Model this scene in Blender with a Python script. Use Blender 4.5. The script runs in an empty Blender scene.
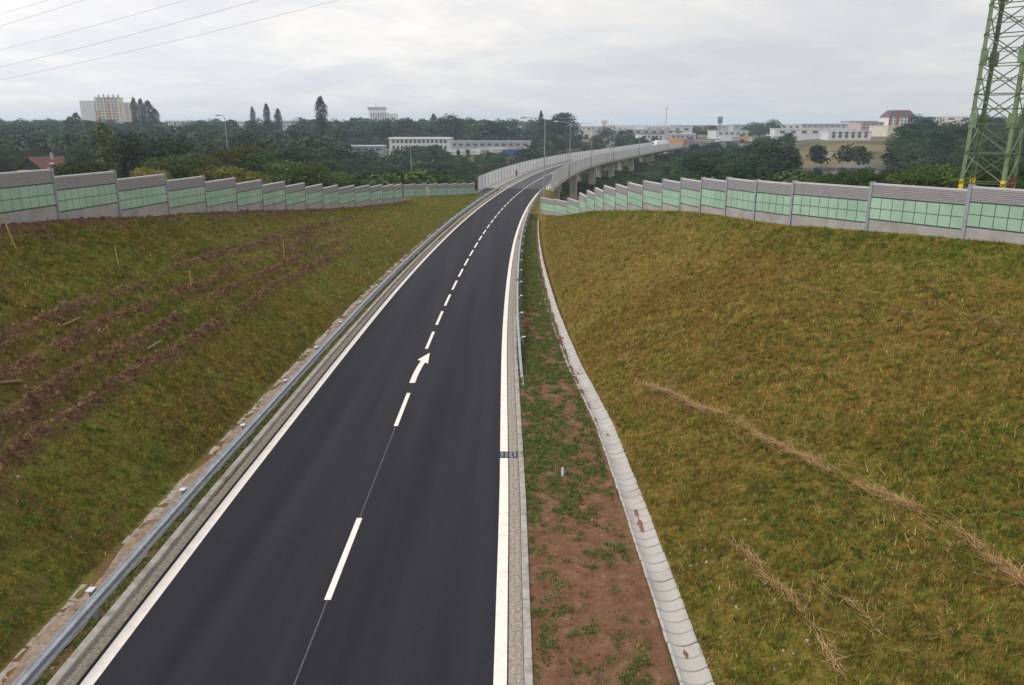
import math, random
import numpy as np
PI = math.pi
R = math.radians
# ------------------------------------------------------------------ layout of the place (metres)
EYE = 10.3                      # height of the footbridge viewpoint above the road
HZ_TAN = (342.5-130.0)/760.0    # downward pitch
def ss(a, b, x):
    t = np.clip((np.asarray(x, float)-a)/(b-a), 0, 1)
    return t*t*(3-2*t)
def hash2(i, j, seed):
    h = (i.astype(np.int64)*374761393 + j.astype(np.int64)*668265263 + seed*1442695041) & 0x7fffffff
    h = ((h ^ (h >> 13))*1274126177) & 0x7fffffff
    return ((h ^ (h >> 16)) & 0xffff)/65535.0
def vnoise(x, y, seed=0):
    x = np.asarray(x, float); y = np.asarray(y, float)
    i = np.floor(x); j = np.floor(y); u = x-i; v = y-j
    u = u*u*(3-2*u); v = v*v*(3-2*v)
    a = hash2(i, j, seed); b = hash2(i+1, j, seed); c = hash2(i, j+1, seed); d = hash2(i+1, j+1, seed)
    return (a*(1-u)+b*u)*(1-v)+(c*(1-u)+d*u)*v
def fbm(x, y, seed=0, o=4):
    s = 0; a = .5; t = 0
    for k in range(o):
        s = s+a*vnoise(np.asarray(x)*2**k, np.asarray(y)*2**k, seed+k*17); t += a; a *= .55
    return s/t
# road centre line: straight under the bridge, then a long bend to the right
def xc(y):
    y = np.asarray(y, float)
    q = np.minimum(y, 416.0)
    x = -4.2 + 5.25e-4*np.maximum(q-30, 0)**2 + 2.0e-4*np.maximum(q-200, 0)**2
    return x + 0.49*np.maximum(y-416, 0)
def xslope(y):
    q = min(y, 416.0)
    return 2*5.25e-4*max(q-30, 0)+4e-4*max(q-200, 0)
def zr(y):
    return 2.2*ss(300, 470, y)
def narrow(y):   # the carriageway narrows gently towards the viaduct
    return 4.1*(1-np.interp(y, [20,37,50,75,100,125,160,210,260], [1,.955,.93,.875,.835,.81,.83,.93,1]))
def road(y, off, z=0.0):
    off = off-math.copysign(min(abs(off), 4.1)/4.1*float(narrow(y)), off)
    t = math.atan(xslope(y))
    return (float(xc(y))+off*math.cos(t), y-off*math.sin(t), float(zr(y))+z)
# crest of the cutting = foot of the noise barriers (y, x, z)
LCR = np.array([(-40,-29,9.2),(-20,-26,8.6),(0,-23.6,8.0),(20,-21.6,7.1),(34,-20.7,6.4),(44,-20.1,5.55),(50,-19.6,5.1),
                (61,-18.9,4.1),(78,-17.5,2.6),(97,-14.4,1.5),(108,-13.6,1.15),(125,-11,.1),(140,-9,0),(160,-9,0)], float)
RCR = np.array([(-40,40,7.2),(-20,36,7.1),(0,30,6.9),(15,25,6.6),(25,21,6.3),(30.4,18.4,6.06),(34.3,16.3,5.95),(37.8,14.2,5.7),
                (40.5,13,5.66),(43.5,12.2,5.62),(46.5,11.5,5.5),(53,10.4,4.95),(58,9.4,4.45),(70,8.3,3.2),(87,7.5,1.05),(92,7.2,.4),(100,7.6,.0),(140,10,0),(160,13,0)], float)
def gut(y):      # lateral offset of the concrete channel
    return np.interp(y, [-20,0,12,26,33,44,62,89,100], [7.86,7.84,7.76,7.60,7.17,6.75,6.28,5.74,5.6])
def far_ground(x, y):
    b = np.interp(y, [-300,40,90,150,180,320,430,600,1000,1800,6000], [5.4,5.4,1.5,-6,-9,-9,-3,3,7,9,9])
    r = np.interp(y, [150,250,300,400,600,1200], [0,2.5,7,7.5,4,1])
    l = np.interp(y, [60,160,300,600,1200], [0,4,4,0,0])
    w = x/np.maximum(y, 60)
    return b + ss(.27,.40,w)*r + ss(-.13,-.26,w)*l + (fbm(x/70, y/70, 5, 3)-.5)*2.2*ss(150,320,np.hypot(x,y)) + ss(0.1,.9,w)*ss(900,2500,y)*14
FURROW = (-8.7, -9.7, -10.6, -11.7)   # planting furrows on the left slope
def ground(x, y, fine=True):
    """height of the ground sheet, plus masks (bare soil, verge, slope side parameter)"""
    x = np.asarray(x, float); y = np.asarray(y, float)
    c = xc(y); lat = x-c
    F = far_ground(x, y)
    lx = np.interp(y, LCR[:,0], LCR[:,1]); lz = np.interp(y, LCR[:,0], LCR[:,2])
    rx = np.interp(y, RCR[:,0], RCR[:,1]); rz = np.interp(y, RCR[:,0], RCR[:,2])
    gl = gut(y); nw = narrow(y); ln = lat+np.sign(lat)*nw
    toeL = c-6.0+nw; toeR = c+gl+.37
    tL = (toeL-x)/np.maximum(toeL-(lx+.7), .5); tR = (x-toeR)/np.maximum((rx-.6)-toeR, .5)
    def prof(t):
        t = np.clip(t, 0, 1)
        return t + .045*np.sin(PI*t) + .018*np.sin(2*PI*t)
    z = np.full(x.shape, .02)
    z = np.where(np.abs(ln) < 4.5, -.10, z)
    left = x < toeL; right = x > toeR
    z = np.where(left, .02+(lz-.02)*prof(tL), z)
    z = np.where(right, .02+(rz-.02)*prof(tR), z)
    g = (np.abs(lat-gl) < .27) & (y < 91.5)
    z = np.where(g, -.30, z)
    bare = np.zeros(x.shape)
    if fine:
        n1 = fbm(x/2.3, y/2.3, 3, 4)-.5; n2 = vnoise(x/.22, y/.22, 9)-.5; n3 = vnoise(x/.09, y/.09, 12)-.5
        sl = ss(0, .06, tL)*(x < toeL)+ss(0, .06, tR)*(x > toeR)
        z = z + sl*(n1*.11+n2*.045+n3*.025)*ss(160, 60, y)
        vg = ((ln > 4.65) & (lat < gl-.36)) | ((ln < -4.75) & (ln > -6.0))
        z = z + vg*(n2*.05+n3*.03+n1*.05)
        # planting furrows: a small bench with a ridge of clods
        for k, fl in enumerate(FURROW):
            wob = (fbm(y/4.0, y*0+k*7.3, 21+k, 3)-.5)*.6
            d = -(lat-fl-wob)                      # metres up the slope from the ridge
            on = ss(.33, .50, fbm(y/4.5, y*0+k*3.1, 55+k, 2)+.14)*ss(70+k*6, 44+k*5, y)*left
            rid = np.exp(-(d/.20)**2); cut = np.exp(-((d-.36)/.17)**2)
            z = z + on*(rid*(.12+.42*np.maximum(n2, -.2)+.25*n3) - cut*.15)
            bare = np.maximum(bare, on*np.clip(np.exp(-((d-.02)/.31)**2)*1.25*(.30+1.25*vnoise(x/.4, y/.4, 77)), 0, 1))
        # raw earth at the foot of the left barrier
        d = ss(.84, .97, tL)*(tL < 1.15)*left*ss(.50-.30*ss(.95,1.02,tL), .60-.30*ss(.95,1.02,tL), fbm(x/1.6, y/1.6, 31, 4))
        bare = np.maximum(bare, d*ss(125, 80, y))
        z = z + d*(n2*.14+n3*.08)
    # behind the crest: a short shelf and then the natural ground
    wl = ss(3.0, 32, (lx-x)); wr = ss(4.5, 40, (x-rx))*1.0
    z = np.where(left & (tL > 1), z*(1-wl)+F*wl, z)
    z = np.where(right & (tR > 1), z*(1-wr)+F*wr, z)
    # beyond the cutting the ground drops away under the viaduct
    wy = ss(136, 170, y + .10*np.abs(lat))
    z = z*(1-wy)+F*wy
    wy2 = ss(97.5, 113, y)*ss(4.7, 8.2, lat)          # right of the road, past the barrier, it falls sooner
    z = z*(1-wy2)+F*wy2
    # junction road on the plain
    j = ss(14, 7, np.abs(y-(538+.12*(x-110))))*ss(90,105,x)*ss(345,325,x)
    z = z*(1-j)+1.9*j
    # the road runs on an embankment past the viaduct
    e = ss(428, 440, y)*ss(14, 5.5, np.abs(lat)*.9)
    z = z*(1-e)+(zr(y)-.12)*e
    return z, bare, tL, tR, lat
# ------------------------------------------------------------------ blender helpers
import bpy, bmesh
from mathutils import Vector, Matrix
C = bpy.context.scene.collection
rng = np.random.default_rng(7)
random.seed(7)
def nodes_of(m):
    m.use_nodes = True
    return m.node_tree.nodes, m.node_tree.links
def lin(r, g, b):
    f = lambda v: (v/255/12.92 if v/255 <= .04045 else ((v/255+.055)/1.055)**2.4)
    return (f(r), f(g), f(b), 1)
def mat(name, col, rough=.8, var=.18, scale=3.0, bump=0.0, bscale=40.0, metal=0.0, dirt=None, dscale=.8, spec=.3, objvar=0.0, streak=None):
    """procedural surface: colour broken up by two noises, optional stains of a second colour, optional bump"""
    m = bpy.data.materials.new(name); N, L = nodes_of(m)
    b = N['Principled BSDF']; b.inputs['Roughness'].default_value = rough; b.inputs['Metallic'].default_value = metal
    b.inputs['Specular IOR Level'].default_value = spec
    tc = N.new('ShaderNodeTexCoord')
    src = tc.outputs['Object']
    if streak:
        mp = N.new('ShaderNodeMapping'); mp.inputs['Scale'].default_value = streak; L.new(src, mp.inputs[0]); src = mp.outputs[0]
    n = N.new('ShaderNodeTexNoise'); n.inputs['Scale'].default_value = scale; n.inputs['Detail'].default_value = 6; L.new(src, n.inputs['Vector'])
    mr = N.new('ShaderNodeMapRange'); mr.inputs[1].default_value = .3; mr.inputs[2].default_value = .7
    mr.inputs[3].default_value = 1-var; mr.inputs[4].default_value = 1+var; L.new(n.outputs[0], mr.inputs[0])
    mx = N.new('ShaderNodeMix'); mx.data_type = 'RGBA'; mx.blend_type = 'MULTIPLY'; mx.inputs[0].default_value = 1
    mx.inputs[6].default_value = (*col[:3], 1); L.new(mr.outputs[0], mx.inputs[7]); out = mx.outputs[2]
    if dirt:
        n2 = N.new('ShaderNodeTexNoise'); n2.inputs['Scale'].default_value = dscale; n2.inputs['Detail'].default_value = 8; n2.inputs['Roughness'].default_value = .65
        L.new(tc.outputs['Object'], n2.inputs['Vector'])
        m2 = N.new('ShaderNodeMapRange'); m2.inputs[1].default_value = .48; m2.inputs[2].default_value = .70; L.new(n2.outputs[0], m2.inputs[0])
        x2 = N.new('ShaderNodeMix'); x2.data_type = 'RGBA'; L.new(m2.outputs[0], x2.inputs[0]); L.new(out, x2.inputs[6]); x2.inputs[7].default_value = (*dirt[:3], 1); out = x2.outputs[2]
    if objvar:
        oi = N.new('ShaderNodeObjectInfo'); hs = N.new('ShaderNodeHueSaturation')
        a = N.new('ShaderNodeMapRange'); a.inputs[3].default_value = 1-objvar; a.inputs[4].default_value = 1+objvar; L.new(oi.outputs['Random'], a.inputs[0])
        L.new(a.outputs[0], hs.inputs['Value']); L.new(out, hs.inputs['Color']); out = hs.outputs[0]
    L.new(out, b.inputs['Base Color'])
    if bump:
        n3 = N.new('ShaderNodeTexNoise'); n3.inputs['Scale'].default_value = bscale; n3.inputs['Detail'].default_value = 5; L.new(tc.outputs['Object'], n3.inputs['Vector'])
        bp = N.new('ShaderNodeBump'); bp.inputs['Strength'].default_value = bump; bp.inputs['Distance'].default_value = .02
        L.new(n3.outputs[0], bp.inputs['Height']); L.new(bp.outputs[0], b.inputs['Normal'])
    return m
def tint_mat(name, attr='tint', rough=.7, trans=.0, objvar=.0, huevar=0.0, spec=.15):
    m = bpy.data.materials.new(name); N, L = nodes_of(m); b = N['Principled BSDF']
    b.inputs['Roughness'].default_value = rough; b.inputs['Specular IOR Level'].default_value = spec
    a = N.new('ShaderNodeAttribute'); a.attribute_name = attr; out = a.outputs['Color']
    if objvar:
        oi = N.new('ShaderNodeObjectInfo'); hs = N.new('ShaderNodeHueSaturation')
        r = N.new('ShaderNodeMapRange'); r.inputs[3].default_value = 1-objvar; r.inputs[4].default_value = 1+objvar
        L.new(oi.outputs['Random'], r.inputs[0]); L.new(r.outputs[0], hs.inputs['Value'])
        mu = N.new('ShaderNodeMath'); mu.operation = 'MULTIPLY'; mu.inputs[1].default_value = 7.31; L.new(oi.outputs['Random'], mu.inputs[0])
        fr = N.new('ShaderNodeMath'); fr.operation = 'FRACT'; L.new(mu.outputs[0], fr.inputs[0])
        r2 = N.new('ShaderNodeMapRange'); r2.inputs[3].default_value = .5-huevar; r2.inputs[4].default_value = .5+huevar
        L.new(fr.outputs[0], r2.inputs[0]); L.new(r2.outputs[0], hs.inputs['Hue']); L.new(out, hs.inputs['Color']); out = hs.outputs[0]
    L.new(out, b.inputs['Base Color'])
    if trans:
        t = N.new('ShaderNodeBsdfTranslucent'); L.new(out, t.inputs['Color']); x = N.new('ShaderNodeMixShader'); x.inputs[0].default_value = trans
        L.new(b.outputs[0], x.inputs[1]); L.new(t.outputs[0], x.inputs[2]); L.new(x.outputs[0], N['Material Output'].inputs['Surface'])
    return m
class MB:
    """collects shapes, then becomes ONE mesh object"""
    def __init__(s): s.v = []; s.f = []; s.m = []; s.cur = 0
    def add(s, vs, fs):
        o = len(s.v); s.v += [tuple(v) for v in vs]
        for f in fs: s.f.append(tuple(i+o for i in f)); s.m.append(s.cur)
    def hexa(s, a): # 8 corners: bottom 4 ccw, top 4 ccw
        s.add(a, [(3,2,1,0),(4,5,6,7),(0,1,5,4),(1,2,6,5),(2,3,7,6),(3,0,4,7)])
    def box(s, c, d, rz=0):
        x, y, z = d[0]/2, d[1]/2, d[2]/2; cs, sn = math.cos(rz), math.sin(rz)
        q = [(-x,-y),(x,-y),(x,y),(-x,y)]
        s.hexa([(c[0]+a*cs-b*sn, c[1]+a*sn+b*cs, c[2]+k*z) for k in (-1,1) for a, b in q])
    def tube(s, pts, r, n=8, cap=True):
        rs = r if isinstance(r, (list, tuple)) else [r]*len(pts)
        pts = [Vector(p) for p in pts]; rings = []
        for i, p in enumerate(pts):
            t = (pts[min(i+1, len(pts)-1)]-pts[max(i-1, 0)]).normalized()
            a = t.cross(Vector((0,0,1)) if abs(t.z) < .95 else Vector((1,0,0))).normalized(); b = t.cross(a)
            rings.append([p+(a*math.cos(2*PI*k/n)+b*math.sin(2*PI*k/n))*rs[i] for k in range(n)])
        vs = [v for q in rings for v in q]; fs = []
        for i in range(len(pts)-1):
            for k in range(n): fs.append((i*n+k, i*n+(k+1)%n, (i+1)*n+(k+1)%n, (i+1)*n+k))
        if cap: fs += [tuple(range(n-1,-1,-1)), tuple((len(pts)-1)*n+k for k in range(n))]
        s.add(vs, fs)
    def sweep(s, secs, closed=True, caps=True):
        """secs: list of equal-length lists of points (cross-sections along a path)"""
        n = len(secs[0]); vs = [v for q in secs for v in q]; fs = []
        for i in range(len(secs)-1):
            for k in range(n if closed else n-1):
                fs.append((i*n+k, i*n+(k+1)%n, (i+1)*n+(k+1)%n, (i+1)*n+k))
        if caps and closed: fs += [tuple(range(n-1,-1,-1)), tuple((len(secs)-1)*n+k for k in range(n))]
        s.add(vs, fs)
    def build(s, name, mats, parent=None, origin=None, smooth=False):
        o3 = Vector(origin) if origin is not None else Vector((0,0,0)); p_ = parent
        while p_ is not None and origin is None:
            if p_.get('_world'): o3 = Vector(p_.location)
            p_ = p_.parent
        me = bpy.data.meshes.new(name); me.from_pydata([tuple(Vector(v)-o3) for v in s.v], [], s.f)
        for m in (mats if isinstance(mats, (list, tuple)) else [mats]): me.materials.append(m)
        if s.cur or any(s.m): me.polygons.foreach_set('material_index', s.m)
        bm = bmesh.new(); bm.from_mesh(me); bmesh.ops.recalc_face_normals(bm, faces=bm.faces); bm.to_mesh(me); bm.free()
        if smooth: me.polygons.foreach_set('use_smooth', [True]*len(me.polygons))
        ob = bpy.data.objects.new(name, me); C.objects.link(ob)
        if parent: ob.parent = parent
        elif origin is not None: ob.location = o3
        return ob
def tag(o, label=None, cat=None, group=None, kind=None):
    if label: o['label'] = label
    if cat: o['category'] = cat
    if group: o['group'] = group
    if kind: o['kind'] = kind
    return o
def thing(name, label, cat, loc=(0,0,0), rz=0, group=None, world=False):
    o = bpy.data.objects.new(name, None); C.objects.link(o); o.location = loc; o.rotation_euler.z = rz; o.empty_display_size = .3
    if world: o['_world'] = 1        # its parts are given in world coordinates
    return tag(o, label, cat, group)
def dup(o, parent=None):
    c = o.copy(); C.objects.link(c); c.parent = parent
    for ch in list(o.children): dup(ch, c)
    return c
def np_mesh(name, V, F, mats, tint=None, fmat=None, smooth=False):
    """V (n,3); F (m,k) all faces with k corners"""
    me = bpy.data.meshes.new(name); V = np.ascontiguousarray(V, np.float32); F = np.ascontiguousarray(F, np.int32)
    m, k = F.shape
    me.vertices.add(len(V)); me.vertices.foreach_set('co', V.ravel())
    me.loops.add(m*k); me.loops.foreach_set('vertex_index', F.ravel())
    me.polygons.add(m); me.polygons.foreach_set('loop_start', np.arange(0, m*k, k, dtype=np.int32))
    if smooth: me.polygons.foreach_set('use_smooth', np.ones(m, bool))
    for q in mats: me.materials.append(q)
    if fmat is not None: me.polygons.foreach_set('material_index', np.ascontiguousarray(fmat, np.int32))
    if tint is not None:
        a = me.attributes.new('tint', 'FLOAT_COLOR', 'POINT'); t = np.ones((len(V), 4), np.float32); t[:, :3] = tint; a.data.foreach_set('color', t.ravel())
    me.update(calc_edges=True); me.validate()
    return me
def link(name, me, loc=(0,0,0), parent=None):
    o = bpy.data.objects.new(name, me); C.objects.link(o); o.location = loc
    if parent: o.parent = parent
    return o
# ------------------------------------------------------------------ materials
M = {}
M['asphalt'] = mat('asphalt', (.0220,.0217,.0270), .8, .42, 1.0, .7, 150, dirt=(.036,.035,.041), dscale=38, spec=.14, streak=(1.0,.025,1))
M['old_asphalt'] = mat('grey_asphalt', (.062,.06,.064), .8, .2, 1.2, .3, 90)
M['paint'] = mat('road_paint', (.80,.735,.66), .6, .06, 9, .2, 120, dirt=(.66,.60,.53), dscale=2.6)
M['concrete'] = mat('concrete', (.42,.395,.365), .88, .13, 2.2, .3, 60, dirt=(.30,.27,.235), dscale=1.1)
M['deck_concrete'] = mat('deck_concrete', (.50,.475,.44), .9, .14, .5, 0, dirt=(.40,.375,.345), dscale=.22)
M['walk_concrete'] = mat('walk_concrete', (.50,.46,.41), .9, .1, .8, 0)
M['kerb'] = mat('kerb_concrete', (.36,.335,.30), .9, .15, 5, .3, 80, dirt=(.22,.19,.15), dscale=2)
M['sett'] = mat('granite_sett', (.37,.33,.28), .9, .35, 14, .5, 60, dirt=(.25,.205,.16), dscale=7)
M['base_concrete'] = mat('plinth_concrete', (.36,.34,.325), .9, .12, 1.6, .2, 40, dirt=(.27,.245,.22), dscale=.9)
M['steel'] = mat('galvanised_steel', (.36,.39,.42), .48, .14, 5, 0, metal=.6, dirt=(.27,.295,.32), dscale=3)
M['zinc_cap'] = mat('pale_zinc', (.62,.63,.64), .5, .1, 5, 0, metal=.3)
M['rail_post'] = mat('grey_post_paint', (.20,.205,.225), .6, .12, 4)
M['wall_post'] = mat('barrier_post_paint', (.29,.295,.31), .55, .1, 3)
M['louvre'] = mat('barrier_louvre_grey', (.36,.34,.345), .6, .1, 3, streak=(1,1,5))
M['louvre_cap'] = mat('barrier_cap_pale', (.52,.51,.51), .55, .08, 3)
M['tile'] = mat('barrier_tile_green', (.33,.48,.355), .7, .12, .5, .25, 30, dirt=(.27,.41,.30), dscale=.7)
M['tile_back'] = mat('barrier_seam_green', (.07,.13,.095), .8, .1)
M['clear'] = mat('frosted_panel', (.69,.69,.70), .45, .06, .7, 0, spec=.5, objvar=.06)
M['lamp'] = mat('lamp_galvanised', (.33,.34,.36), .5, .1, 4, metal=.3)
M['pylon'] = mat('pylon_green_paint', (.15,.215,.115), .65, .25, 1.6, 0, dirt=(.21,.255,.165), dscale=.7)
M['yellow'] = mat('warning_yellow', (.75,.50,.03), .6, .1)
M['rust'] = mat('rust_red_paint', (.24,.06,.04), .7, .2)
M['wire'] = mat('aluminium_wire', (.55,.55,.56), .6, .05)
M['wood'] = mat('raw_wood', (.40,.27,.13), .85, .2, 8)
M['wood_old'] = mat('weathered_wood', (.20,.16,.07), .9, .25, 8)
M['bark'] = mat('tree_bark', (.085,.068,.05), .95, .3, 3)
M['grate'] = mat('cast_iron', (.045,.045,.05), .6, .2, 10, metal=.4)
M['white'] = mat('white_plastic', (.75,.75,.76), .6, .06)
M['red'] = mat('red_reflector', (.6,.05,.04), .4, .05)
M['glass'] = mat('dark_window_glass', (.10,.115,.14), .25, .2, .4, spec=.5)
M['tyre'] = mat('black_tyre', (.025,.025,.025), .85, .1)
M['slabs'] = mat('broken_slab_concrete', (.34,.30,.25), .95, .16, 6, .4, 50, dirt=(.20,.145,.095), dscale=4)
M['leaf'] = tint_mat('leaves', rough=.65, trans=.22, objvar=.40, huevar=.02)
M['far_leaf'] = tint_mat('far_leaves', rough=.8)
M['blade'] = tint_mat('grass_blades', rough=.75, trans=.18)
M['skin'] = mat('skin', (.45,.28,.20), .6, .05); M['cloth'] = mat('dark_cloth', (.04,.055,.05), .9, .1); M['hair'] = mat('dark_hair', (.03,.02,.015), .8, .1)
def paint(name, r, g, b, rough=.7, var=.08, dirt=None):
    return mat(name, lin(r,g,b), rough, var, .35, 0, dirt=dirt, dscale=.12)
# ------------------------------------------------------------------ ground sheet
def geo(a, b, n, p=2.2): return a+(b-a)*np.linspace(0, 1, n)**p
latl = np.unique(np.round(np.concatenate([-23-geo(0,4200,46,3.2), np.arange(-23,-5.6,.125), np.arange(-5.6,-4.4,.1), [-4.0,-2,0,2,4.0], np.arange(4.3,9.2,.1), np.arange(9.2,26,.14), 26+geo(0,4200,46,3.2)]), 3))
ys = np.unique(np.round(np.concatenate([np.arange(-24,8,1.0), np.arange(8,46,.15), np.arange(46,80,.26), np.arange(80,132,.5), 132+geo(0,4600,120,2.4)]), 3))
LA, YY = np.meshgrid(latl, ys); XX = xc(YY)+LA
ZZ, BARE, TL, TR, _ = ground(XX, YY)
nl, ny = len(latl), len(ys)
idx = np.arange(nl*ny).reshape(ny, nl)
F = np.stack([idx[:-1,:-1], idx[:-1,1:], idx[1:,1:], idx[1:,:-1]], -1).reshape(-1, 4)
me = np_mesh('ground', np.stack([XX, YY, ZZ], -1).reshape(-1, 3), F, [], smooth=True)
GL = gut(YY)
LN_ = LA+np.sign(LA)*narrow(YY)
verge = (ss(4.3,4.6,LN_)*ss(GL-.26,GL-.44,LA)*(YY < 97)).ravel()
slope = np.clip(ss(-.02,.05,TL)*(XX < xc(YY))+ss(-.02,.05,TR)*(XX > xc(YY)), 0, 1).ravel()
verge = np.maximum(verge, (ss(-5.95,-5.7,LN_)*ss(-4.65,-4.75,LN_)*(YY < 118)*.55).ravel())
farm = np.clip(ss(150, 260, YY).ravel(), 0, 1)
a = me.attributes.new('cover', 'FLOAT_COLOR', 'POINT')
cv = np.ones((nl*ny, 4), np.float32); cv[:,0] = BARE.ravel(); cv[:,1] = verge; cv[:,2] = np.where(YY > 300, ss(.05,.08,XX/np.maximum(YY,1))*ss(.50,.38,XX/np.maximum(YY,1))*ss(430,470,YY), (XX > xc(YY))*1.0).ravel(); cv[:,3] = farm
a.data.foreach_set('color', cv.ravel())
gm = bpy.data.materials.new('earth_and_moss'); N, L = nodes_of(gm); bs = N['Principled BSDF']; bs.inputs['Roughness'].default_value = .95; bs.inputs['Specular IOR Level'].default_value = .1
tc = N.new('ShaderNodeTexCoord'); at_ = N.new('ShaderNodeAttribute'); at_.attribute_name = 'cover'; sp = N.new('ShaderNodeSeparateColor'); L.new(at_.outputs['Color'], sp.inputs[0])
def noise(sc, d=6, r=.6):
    n = N.new('ShaderNodeTexNoise'); n.inputs['Scale'].default_value = sc; n.inputs['Detail'].default_value = d; n.inputs['Roughness'].default_value = r; L.new(tc.outputs['Object'], n.inputs['Vector']); return n.outputs[0]
def ramp(src, stops):
    r = N.new('ShaderNodeValToRGB'); e = r.color_ramp.elements
    while len(e) < len(stops): e.new(.5)
    for q, (p, c_) in zip(e, stops): q.position = p; q.color = (*c_[:3], 1)
    L.new(src, r.inputs[0]); return r.outputs[0]
def mixc(f, a_, b_, bl='MIX'):
    x = N.new('ShaderNodeMix'); x.data_type = 'RGBA'; x.blend_type = bl
    if isinstance(f, (int, float)): x.inputs[0].default_value = f
    else: L.new(f, x.inputs[0])
    for q, i in ((a_, 6), (b_, 7)):
        if isinstance(q, tuple): x.inputs[i].default_value = (*q[:3], 1)
        else: L.new(q, x.inputs[i])
    return x.outputs[2]
moss = ramp(noise(.42, 8, .62), [(.32,(.10,.066,.028)),(.46,(.115,.092,.026)),(.56,(.118,.115,.026)),(.70,(.135,.138,.030))])
mossR = ramp(noise(.30, 8, .62), [(.34,(.135,.083,.025)),(.48,(.155,.108,.025)),(.60,(.158,.122,.026)),(.74,(.165,.142,.030))])
moss = mixc(sp.outputs[2], moss, mossR)
moss = mixc(1.0, moss, ramp(noise(5, 9, .74), [(.30,(.35,.32,.30)),(.48,(1,1,1)),(.62,(1.35,1.30,1.1)),(.75,(2.0,1.75,1.5))]), 'MULTIPLY')
soil = ramp(noise(7, 8, .72), [(.28,(.050,.024,.014)),(.5,(.112,.058,.033)),(.72,(.20,.118,.068))])
red = ramp(noise(2.2, 9, .7), [(.30,(.105,.052,.034)),(.47,(.162,.082,.047)),(.60,(.20,.108,.066)),(.72,(.29,.185,.13))])
field = ramp(noise(.02, 6, .6), [(.35,(.045,.055,.022)),(.47,(.10,.092,.04)),(.60,(.20,.145,.07)),(.72,(.12,.115,.06))])
yard = ramp(noise(.035, 6, .6), [(.35,(.06,.07,.035)),(.47,(.11,.105,.085)),(.60,(.20,.195,.185)),(.75,(.26,.255,.245))]); field = mixc(sp.outputs[2], field, yard); col = mixc(sp.outputs[0], moss, soil); col = mixc(sp.outputs[1], col, red); col = mixc(at_.outputs['Alpha'], col, field)
L.new(col, bs.inputs['Base Color'])
bp = N.new('ShaderNodeBump'); bp.inputs['Strength'].default_value = .8; bp.inputs['Distance'].default_value = .05; L.new(noise(14, 8, .72), bp.inputs['Height']); L.new(bp.outputs[0], bs.inputs['Normal'])
me.materials.append(gm)
tag(link('ground', me), kind='structure')
# ------------------------------------------------------------------ road, markings, kerbs
def yrange(a, b, st): return list(np.arange(a, b, st))+[b]
def strip(name, o0, o1, y0, y1, z, m, parent=None, st=3.0, thick=0.0):
    mb = MB(); Y = yrange(y0, y1, st)
    f0 = o0 if callable(o0) else (lambda q: o0); f1 = o1 if callable(o1) else (lambda q: o1)
    if thick:
        mb.sweep([[road(q, f0(q), z-thick), road(q, f1(q), z-thick), road(q, f1(q), z), road(q, f0(q), z)] for q in Y])
    else:
        n = 7 if abs(f1(y0)-f0(y0)) > 3 else 2
        mb.sweep([[road(q, f0(q)+(f1(q)-f0(q))*k/(n-1), z) for k in range(n)] for q in Y], closed=False)
    o = mb.build(name, m, parent)
    return o
rd = tag(strip('road', -4.22, 4.15, -24, 760, 0, M['asphalt'], thick=.07), kind='structure')
strip('edge_line', -4.13, -3.87, -24, 700, .004, M['paint'], rd)
strip('edge_line', 3.84, 4.10, -24, 700, .004, M['paint'], rd)
dl = [(-1.5,2.3),(6.4,9.6),(15.08,18.87),(25.63,29.21)]+[(35.7+4.74*k, 38.95+4.74*k) for k in range(25)]
for a0, a1 in dl:
    strip('lane_dash', -.075, .075, a0, a1, .004, M['paint'], rd)
strip('centre_line', -.07, .07, 153.5, 440, .004, M['paint'], rd)
sm = mat('seam_sealant', (.095,.095,.10), .7, .3, 6)
for a0, a1 in ((-20,6.4),(9.6,15.08),(18.9,25.6)): strip('asphalt_seam', -.014, .014, a0, a1, .003, sm, rd)
# bent arrow in the dashed line
mb = MB()
mb.sweep([[road(y_, o-.13, .004), road(y_, o+.12, .004)] for y_, o in ((30.5,-.02),(31.2,-.02),(31.9,-.01),(32.6,.02),(33.2,.06),(33.6,.10))], closed=False)
mb.add([road(33.85,-.21,.0045), road(33.25,.36,.0045), road(35.0,.25,.0045)], [(0,1,2)])
mb.build('direction_arrow', M['paint'], rd)
# darker, fresher paving of the bridge joint
strip('bridge_paving', -4.15, 4.05, 141.9, 432, .002, mat('bridge_asphalt', (.062,.06,.066), .85, .15, 1.5, .3, 60), rd)
strip('bridge_joint', -4.1, 4.0, 141.2, 141.8, .0025, M['grate'], rd, st=.6)
def setts(name, o0, y0, y1, side):
    """two rows of small granite setts along the asphalt edge, every sett modelled"""
    V = []; Fq = []; r = np.random.default_rng(3+side)
    y_ = y0
    while y_ < y1:
        ln = .12 if y_ < 45 else .5
        for row in range(2):
            a, b = o0+row*.128+.003, o0+(row+1)*.128-.003
            h = .010+r.uniform(-.007,.009); j = r.uniform(-.045,.045)*(y_ < 45); a += r.uniform(-.012,.012); b += r.uniform(-.012,.012); o = len(V)
            for zz, k in ((-.05,0),(h,.02)):
                V += [road(y_+j+k, a+k, zz), road(y_+j+k, b-k, zz), road(y_+j+ln-.016-k, b-k, zz), road(y_+j+ln-.016-k, a+k, zz)]
            Fq += [(o+4,o+5,o+6,o+7),(o,o+1,o+5,o+4),(o+1,o+2,o+6,o+5),(o+2,o+3,o+7,o+6),(o+3,o,o+4,o+7)]
        y_ += ln
    o = link(name, np_mesh(name, np.array(V), np.array(Fq), [M['sett']])); tag(o, kind='structure')
    strip('mortar_bed', o0-.03, o0+.27, y0, y1, .0065, mat('mortar', (.27,.235,.19), .95, .3, 12), o)
setts('sett_strip', -4.48, 6, 140, 0); setts('sett_strip', 4.16, 6, 104, 1)
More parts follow.
